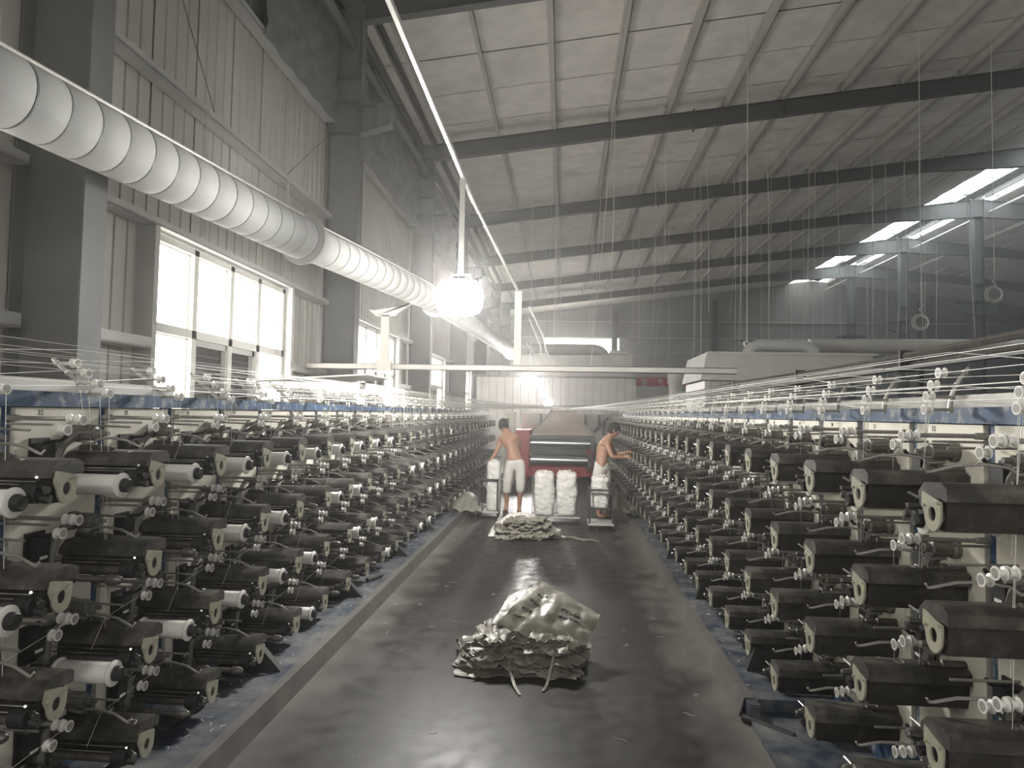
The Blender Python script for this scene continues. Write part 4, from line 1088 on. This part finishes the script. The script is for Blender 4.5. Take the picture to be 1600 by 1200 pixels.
# handwriting: two groups of ink strokes
m = M()
def stroke(u0, v0, u1, v1, w=.0028):
    a = Vector(top_fn(u0, v0)); b = Vector(top_fn(u1, v1)); nrm = (SC_-SD_).cross(SA_-SD_).normalized(); off = nrm * (-.004 if nrm.y > 0 else .004) 
    if nrm.z < 0: off = -off
    off = Vector((0, -.010, .010)); d = (b-a).normalized().cross(Vector((0,-.7,.7))).normalized()*w
    m.add([a+off-d, a+off+d, b+off+d, b+off-d], [(0,1,2,3)])
random.seed(9)
def glyph(cu, cv, s):
    for q in range(6):
        h = random.random() < .5; o = random.uniform(-1, 1)*s*.8
        if h: stroke(cu - s*random.uniform(.5, 1), cv + o, cu + s*random.uniform(.5, 1), cv + o + s*.2)
        else: stroke(cu + o, cv - s*random.uniform(.4, 1), cu + o - s*.2, cv + s*random.uniform(.4, 1))
for i in range(8): glyph(.58 + .07*(i % 4) - .02*(i // 4), .45 + .12*(i // 4), .036)
for i in range(12): glyph(.10 + .05*(i % 3) + .02*(i // 3), .22 + .16*(i // 3), .026)
m.build('handwriting', 'digit', tp, smooth=False)
# second flap at left behind the propped one
A2, B2, C2, D2 = unp(796, 932, 4.95), unp(846, 915, 5.02), unp(830, 985, 4.6), unp(768, 978, 4.6)
mm = cloth(16, 16, lambda u, v: (D2*(1-u)+C2*u)*(1-v) + (A2*(1-u)+B2*u)*v + Vector((0, .02+.02*nz(u*5, v*5, 8), .012*nz(u*6, v*9, 3))), .01)
tag(mm.build('folded_sack', 'sack_grey', ang=70), 'sack leaning just behind the propped one at its left', 'sack', 'sacks in the near heap')

# ------------------------------------------------------------------ farther heap
def mound_fn(u, v):
    x = -1.0 + .98*u; y = 9.05 + .75*v
    h = .34*max(0, math.sin(math.pi*min(1, u*1.05)))**.6 * max(0, math.sin(math.pi*v))**.55
    return (x + .03*nz(v*6, u*3, 1), y, .01 + h*(.8 + .22*nz(u*5, v*4, 6)) + .03*nz(u*11, v*9, 2)*(h > .05))
mm = cloth(44, 26, mound_fn, .004)
tag(mm.build('sack_bundle', 'sack_white', ang=70), 'white bundle of empty sacks heaped by the left worker', 'sack heap')
random.seed(8)
for i in range(7):
    o = sack_layer(-.38 + .25*random.uniform(-1, 1), 9.10 + .02*i - .01, .03 + .035*i, .74 - .06*i, .42, random.uniform(-.15, .15), 20+i*2.3, .018, .03).build('folded_sack', 'sack_old' if i % 2 else 'sack_grey', ang=70)
    tag(o, 'folded sack in the front of the farther heap, %s from the bottom' % ORD[i], 'sack', 'sacks in the farther heap')
m = M().tube([(-.1, 9.15, .05), (.05, 9.1, .02), (.16, 9.16, .012), (.30, 9.0, .01), (.42, 9.05, .01), (.50, 8.93, .008)], [.02, .018, .014, .016, .012, .006], 7)
tag(m.build('sack_tail', 'sack_grey'), 'twisted sack end trailing right from the farther heap', 'strip')

# ------------------------------------------------------------------ full upright white sacks and trolleys
def full_sack(cx, cy, z0, h, rx, ry, seed, gather=.7):
    m = M(); vs = []; n = 40; L_ = 34
    for i in range(L_ + 1):
        t = i / L_; z = z0 + h*t
        r = 1 - .10*abs(t-.45) - (max(0, t-.93)*3.0) - (max(0, .05-t)*2.5)
        for k in range(n):
            a = 2*math.pi*k/n; c, s = math.cos(a), math.sin(a); kk = (abs(c)**4 + abs(s)**4) ** (-1/4)
            w = r*(1 + .10*nz(c*1.5 + seed, s*1.5, t*4, 1.2) + .10*nz(c*1.1, s*1.1 + seed, t*12 + 1.6*c, 1.4) + .05*nz(c*3, s*3 + seed, t*26 + 2*c, 1.2))
            zz = z + (.03*nz(c*3, s*3, seed*2+.5, 2) if t > .9 else 0)
            vs.append((cx + c*kk*rx*w, cy + s*kk*ry*w, zz))
    fs = []
    for i in range(L_):
        for k in range(n): k2 = (k+1) % n; fs.append((i*n+k, i*n+k2, (i+1)*n+k2, (i+1)*n+k))
    fs.append(tuple(range(n-1, -1, -1))); fs.append(tuple(L_*n+k for k in range(n)))
    m.add(vs, fs)
    for q in range(7):
        a = random.random()*6.28; r = .8*random.random()
        x, y = cx + rx*r*math.cos(a), cy + ry*r*math.sin(a)
        m.tube([(x, y, z0+h-.03), (x+random.uniform(-.03,.03), y, z0+h+.012), (x+random.uniform(-.05,.05), y-.02, z0+h+.028)], [.03, .022, .004], 6)
    return m
def rig(name, label, x, y, w, d, h, rz=0, bag_h=None):
    t = thing(name, label, 'trolley', (x, y, 0), rz)
    m = M()
    for a in (-w/2, w/2):
        for b in (-d/2, d/2): m.box((a-.013, b-.013, .09), (a+.013, b+.013, h))
    m.box((-w/2, -d/2-.013, h-.03), (w/2, -d/2+.013, h)); m.box((-w/2-.013, -d/2, h-.03), (-w/2+.013, d/2, h)); m.box((w/2-.013, -d/2, h-.03), (w/2+.013, d/2, h))
    m.box((-w/2, d/2-.013, h-.03), (w/2, d/2+.013, h))
    m.build('frame', 'steel_dark', t, smooth=False)
    m = M(); m.box((-w/2-.02, -d/2-.02, .07), (w/2+.02, d/2+.02, .095)); m.build('platform', 'steel_light', t, smooth=False)
    for a in (-w/2, w/2):
        for b in (-d/2, d/2):
            c = M(); c.tube([(a-.01, b, .03), (a+.01, b, .03)], .03, 12); c.box((a-.015, b-.012, .04), (a+.015, b+.012, .075)); c.build('caster', 'rubber', t)
    return t
t = rig('sack_trolley', 'dark metal sack trolley standing in front of the right worker', .58, 10.1, .34, .46, .60, .0)
M().box((.12, -.26, .52), (.20, -.16, .70)).build('hook', 'rubber', t, smooth=False)
M().box((-.17, -.25, .30), (.17, -.235, .33)).build('cross_bar', 'steel_dark', t, smooth=False)
tag(full_sack(.57, 10.12, .30, .46, .135, .17, 4.4).build('filled_sack', 'sack_white', ang=70), 'white sack slumped in the trolley in front of the right worker', 'sack')
rig('sack_trolley', 'thin metal sack trolley beside the left worker', -1.20, 10.95, .30, .36, .62)
tag(full_sack(-1.13, 10.95, .10, .80, .115, .15, 7.1).build('filled_sack', 'sack_white', ang=70), 'tall white sack held upright by the left worker', 'sack')
rig('sack_trolley', 'low trolley under the two upright white sacks', -.10, 10.62, .72, .34, .10)
m = M(); m.box((-.47, 10.42, .1), (-.455, 10.44, .74)); tag(m.build('trolley_post', 'steel_grey', smooth=False), 'thin upright post left of the two white sacks', 'post')
tag(full_sack(-.285, 10.62, .10, .67, .165, .165, 1.3).build('filled_sack', 'sack_white', ang=70), 'left one of the two upright wrinkled white sacks', 'sack')
tag(full_sack(.075, 10.62, .10, .68, .165, .165, 2.9).build('filled_sack', 'sack_white', ang=70), 'right one of the two upright wrinkled white sacks', 'sack')
mm = cloth(22, 16, lambda u, v: (.86 + .42*u + .03*nz(v*5, u, 1), 10.5 + .7*v, .11 + (.42*(1-u)*.9)*math.sin(math.pi*min(1, v*1.0+.02))**.5 + .05*nz(u*7, v*7, 3)), .01)
tag(mm.build('sack_bundle', 'sack_grey', ang=70), 'crumpled pale sack lying on the deck right of the trolley', 'sack')
mm = cloth(18, 14, lambda u, v: (-1.85 + .55*u, 10.6 + .8*v, .11 + .25*math.sin(math.pi*u)*math.sin(math.pi*v) + .05*nz(u*6, v*6, 9)), .01)
tag(mm.build('sack_bundle', 'sack_grey', ang=70), 'crumpled pale sack lying on the left deck by the worker', 'sack')

# ------------------------------------------------------------------ people
def skinned(name, joints, edges, parent, mt, sub=2, root=0):
    me = bpy.data.meshes.new(name); me.from_pydata([j[0] for j in joints], edges, [])
    o = bpy.data.objects.new(name, me); COL.objects.link(o)
    md = o.modifiers.new('s', 'SKIN'); md.use_smooth_shade = True
    if not me.skin_vertices: 
        import bmesh
        bm = bmesh.new(); bm.from_mesh(me); bm.verts.layers.skin.verify(); bm.to_mesh(me); bm.free()
    for i, j in enumerate(joints):
        sv = me.skin_vertices[0].data[i]; r = j[1]
        sv.radius = (r, r) if not isinstance(r, tuple) else r
        sv.use_root = (i == root)
    ss = o.modifiers.new('u', 'SUBSURF'); ss.levels = sub; ss.render_levels = sub
    bpy.context.view_layer.update()
    dg = bpy.context.evaluated_depsgraph_get()
    out = bpy.data.meshes.new_from_object(o.evaluated_get(dg))
    bpy.data.objects.remove(o)
    out.materials.clear(); out.materials.append(MATS[mt])
    out.polygons.foreach_set('use_smooth', [True]*len(out.polygons))
    return out
def join_meshes(name, mes, mt):
    m = M()
    for me in mes:
        if isinstance(me, M): m.add(me.v, me.f)
        else: m.add([tuple(v.co) for v in me.vertices], [tuple(p.vertices) for p in me.polygons])
    return m.data(name, mt, ang=80)
def head_mesh(c, fwd, up, s=1.0):
    fwd = Vector(fwd).normalized(); up = Vector(up); up = (up - up.dot(fwd)*fwd).normalized(); rt = fwd.cross(up)
    m = M(); n = 20; L_ = 16; vs = []
    for i in range(L_ + 1):
        ph = math.pi*i/L_; z = math.cos(ph); r = math.sin(ph)
        for k in range(n):
            a = 2*math.pi*k/n; x = math.cos(a)*r; y = math.sin(a)*r     # y forward
            w = .076 * (1 - .18*max(0, -z)); dd = .094 * (1 - .12*max(0, -z)); h = .112
            Y = y*dd
            if y > .5 and abs(x) < .4:
                if -.25 < z < .12: Y += .022*(1 - abs(x)/.4)*(1 - abs(z+.07)/.2 if abs(z+.07) < .2 else 0)     # nose
                if .08 < z < .32: Y -= .006
                if -.55 < z < -.35: Y += .006
            vs.append(Vector(c) + (rt*x*w + fwd*Y + up*z*h)*s)
    fs = [(i*n+k, i*n+(k+1) % n, (i+1)*n+(k+1) % n, (i+1)*n+k) for i in range(L_) for k in range(n)]
    m.add(vs, fs)
    for sd in (-1, 1):
        e = Vector(c) + rt*sd*.078*s - up*.005*s
        m.tube([e - up*.028*s, e + rt*sd*.012*s, e + up*.028*s], [.006, .012, .009], 8)
    return m
def hair_mesh(c, fwd, up, s=1.0):
    fwd = Vector(fwd).normalized(); up = Vector(up); up = (up - up.dot(fwd)*fwd).normalized(); rt = fwd.cross(up)
    m = M(); n = 28; L_ = 14; vs = []
    for i in range(L_ + 1):
        for k in range(n):
            a = 2*math.pi*k/n; y_ = math.sin(a)
            lim = 1.36 if y_ > .55 else (1.62 if y_ > .1 else 2.15)
            ph = lim*i/L_; z = math.cos(ph); r = math.sin(ph); x = math.cos(a)*r; y = y_*r
            q = 1.16 + .07*nz(x*7, y*7, z*7, 1.0)
            vs.append(Vector(c) + (rt*x*.078*q + fwd*(y*.097*q - .004) + up*(z*.114*q + .004))*s)
    fs = [(i*n+k, i*n+(k+1) % n, (i+1)*n+(k+1) % n, (i+1)*n+k) for i in range(L_) for k in range(n)]
    m.add(vs, fs); return m
def hand(m, wrist, d, palm_n, curl=.5, s=1.0, thumb=1):
    wrist = Vector(wrist); d = Vector(d).normalized(); pn = Vector(palm_n); pn = (pn - pn.dot(d)*d).normalized(); sd = d.cross(pn)
    m.tube([wrist - d*.01, wrist + d*.04, wrist + d*.085], [.024*s, .034*s, .030*s], 8)
    for q, ln in enumerate((.068, .078, .072, .056)):
        b = wrist + d*.08*s + sd*(q-1.5)*.019*s; P = [b - d*.01]; dd = d.copy(); p = b.copy()
        for t in range(3):
            dd = (dd + pn*curl*.5).normalized(); p = p + dd*ln/3*s; P.append(p.copy())
        m.tube(P, [.0095*s, .009*s, .008*s, .006*s], 6)
    b = wrist + d*.03 - sd*.03*thumb*s
    m.tube([b, b + (d*.6 - sd*thumb*.7)*.03, b + (d*.9 - sd*thumb*.5 + pn*.3)*.055], [.012*s, .011*s, .008*s], 6)

def person(label, J, E, hc, hf, hu, hands, trous, tE, feet, loc=(0,0,0), hs=1.0):
    p = thing('person', label, 'person', loc)
    body = skinned('body', J, E, p, 'skin')
    ex = M()
    hm = head_mesh(hc, hf, hu, hs)
    for h in hands: hand(ex, *h)
    link('body', join_meshes('body', [body, hm, ex], 'skin'), p)
    link('hair', hair_mesh(hc, hf, hu, hs).data('hair', 'hair', ang=80), p)
    tm = skinned('trousers', trous, tE, p, 'trousers', 2)
    link('trousers', tm, p)
    for f in feet:
        m = M(); m.prism([(-.045, -.12), (.045, -.12), (.05, .08), (.02, .13), (-.03, .13), (-.05, .06)], 2, 0, .02); m.tube([(-.045, .05, .01), (0, .06, .06), (.045, .05, .01)], .01, 6)
        me = m.data('sandal', 'sandal'); o = link('sandal', me, p, (f[0], f[1], .001)); o.rotation_euler.z = f[2]
    return p
# left worker, back to the camera, bent to the left over the sack
HM = None
J = [((-.80, 11.25, .90), (.135, .10)), ((-.83, 11.27, 1.02), (.125, .095)), ((-.88, 11.32, 1.17), (.145, .10)), ((-.93, 11.38, 1.29), (.15, .085)), ((-.98, 11.44, 1.38), .052), ((-1.01, 11.48, 1.45), .055),
     ((-.79, 11.36, 1.28), .052), ((-.74, 11.52, 1.10), .040), ((-.86, 11.66, 1.00), .030),              # right arm reaching in front
     ((-1.06, 11.36, 1.25), .052), ((-1.13, 11.26, 1.04), .040), ((-1.20, 11.12, .90), .030),             # left arm down to the sack
     ((-.90, 11.25, .84), .085), ((-.94, 11.24, .48), .058), ((-.94, 11.30, .12), .036), ((-.95, 11.27, .05), .04), ((-.97, 11.40, .03), .035),
     ((-.71, 11.25, .84), .085), ((-.70, 11.20, .47), .058), ((-.72, 11.24, .12), .036), ((-.72, 11.21, .05), .04), ((-.72, 11.35, .03), .035)]
Ed = [(0,1),(1,2),(2,3),(3,4),(4,5),(3,6),(6,7),(7,8),(3,9),(9,10),(10,11),(0,12),(12,13),(13,14),(14,15),(15,16),(0,17),(17,18),(18,19),(19,20),(20,21)]
TJ = [((-.80, 11.25, .955), (.145, .115)), ((-.80, 11.25, .88), (.155, .125)), ((-.89, 11.25, .80), .105), ((-.935, 11.24, .50), .088), ((-.94, 11.26, .32), .084), ((-.715, 11.25, .80), .105), ((-.70, 11.21, .50), .088), ((-.71, 11.22, .33), .084)]
TE = [(0,1),(1,2),(2,3),(3,4),(1,5),(5,6),(6,7)]
person('shirtless person in white shorts, back turned, bending over a white sack', J, Ed, (-1.04, 11.50, 1.475), (-.35, .85, -.40), (-.15, .35, .9),
       [((-.86, 11.66, 1.00), (-.6, .2, -.7), (-.5, 0, .3), .8), ((-1.20, 11.12, .90), (.1, -.2, -.9), (.8, 0, 0), .6)], TJ, TE, [(-.955, 11.32, .1), (-.72, 11.27, -.05)], hs=1.0)
# right worker, in profile facing the right machine
J = [((.66, 11.0, .93), (.12, .09)), ((.65, 10.98, 1.04), (.105, .085)), ((.66, 10.98, 1.17), (.12, .10)), ((.71, 10.99, 1.28), (.11, .11)), ((.77, 11.0, 1.35), .05), ((.80, 11.0, 1.40), .052),
     ((.72, 10.86, 1.22), .048), ((.80, 10.82, 1.02), .038), ((1.00, 10.86, 1.02), .029),
     ((.78, 11.14, 1.22), .048), ((.88, 11.16, 1.04), .038), ((1.05, 11.10, 1.08), .029),
     ((.62, 10.93, .84), .08), ((.60, 10.93, .47), .056), ((.60, 10.95, .12), .036), ((.59, 10.95, .05), .038), ((.71, 10.94, .03), .034),
     ((.70, 11.07, .84), .08), ((.72, 11.06, .47), .056), ((.70, 11.07, .12), .036), ((.69, 11.07, .05), .038), ((.81, 11.07, .03), .034)]
TJ = [((.655, 11.0, .985), (.125, .105)), ((.65, 11.0, .88), (.15, .12)), ((.60, 10.94, .78), .105), ((.56, 10.93, .55), .10), ((.53, 10.94, .30), .09), ((.71, 11.06, .78), .10), ((.72, 11.06, .52), .09), ((.71, 11.07, .30), .085)]
person('shirtless dark haired person in white trousers in profile, reaching into the right machine', J, Ed, (.835, 11.0, 1.445), (.85, -.05, -.42), (.42, 0, .85),
       [((1.00, 10.86, 1.02), (.95, 0, .1), (0, .2, -.9), .7), ((1.05, 11.10, 1.08), (.95, 0, .1), (0, -.2, -.9), .7)], TJ, TE, [(.63, 10.95, -1.5), (.73, 11.07, -1.5)], hs=1.0)

# ------------------------------------------------------------------ litter
random.seed(17)
for q in range(46):
    side_ = random.random()
    x = random.uniform(-1.45, .95); yy = random.choice([random.uniform(2.9, 6), random.uniform(3, 11)])
    if -.85 < x < .3 and 4 < yy < 5.2: continue
    o = link('thread_scrap', random.choice(scrap_mesh), None, (x, yy, .0), random.random()*6.28)
    tag(o, 'tiny curled white thread scrap lying on the dark aisle floor', 'thread', 'thread scraps on the aisle floor')
for side, x0, x1 in (('left', -2.1, -1.68), ('right', 1.12, 1.5)):
    m = M()
    for q in range(260):
        x = random.uniform(x0, x1); yy = random.uniform(2.4 if side == 'left' else 4.0, 12); a = random.random()*6; P = []
        for t in range(6): P.append((x, yy, .1005)); a += random.uniform(-1, 1); x += .007*math.cos(a); yy += .007*math.sin(a)
        m.tube(P, .0013, 3, False)
    tag(m.build('thread_litter', 'yarn'), 'fine white thread litter scattered over the %s deck' % side, 'litter', kind='stuff')
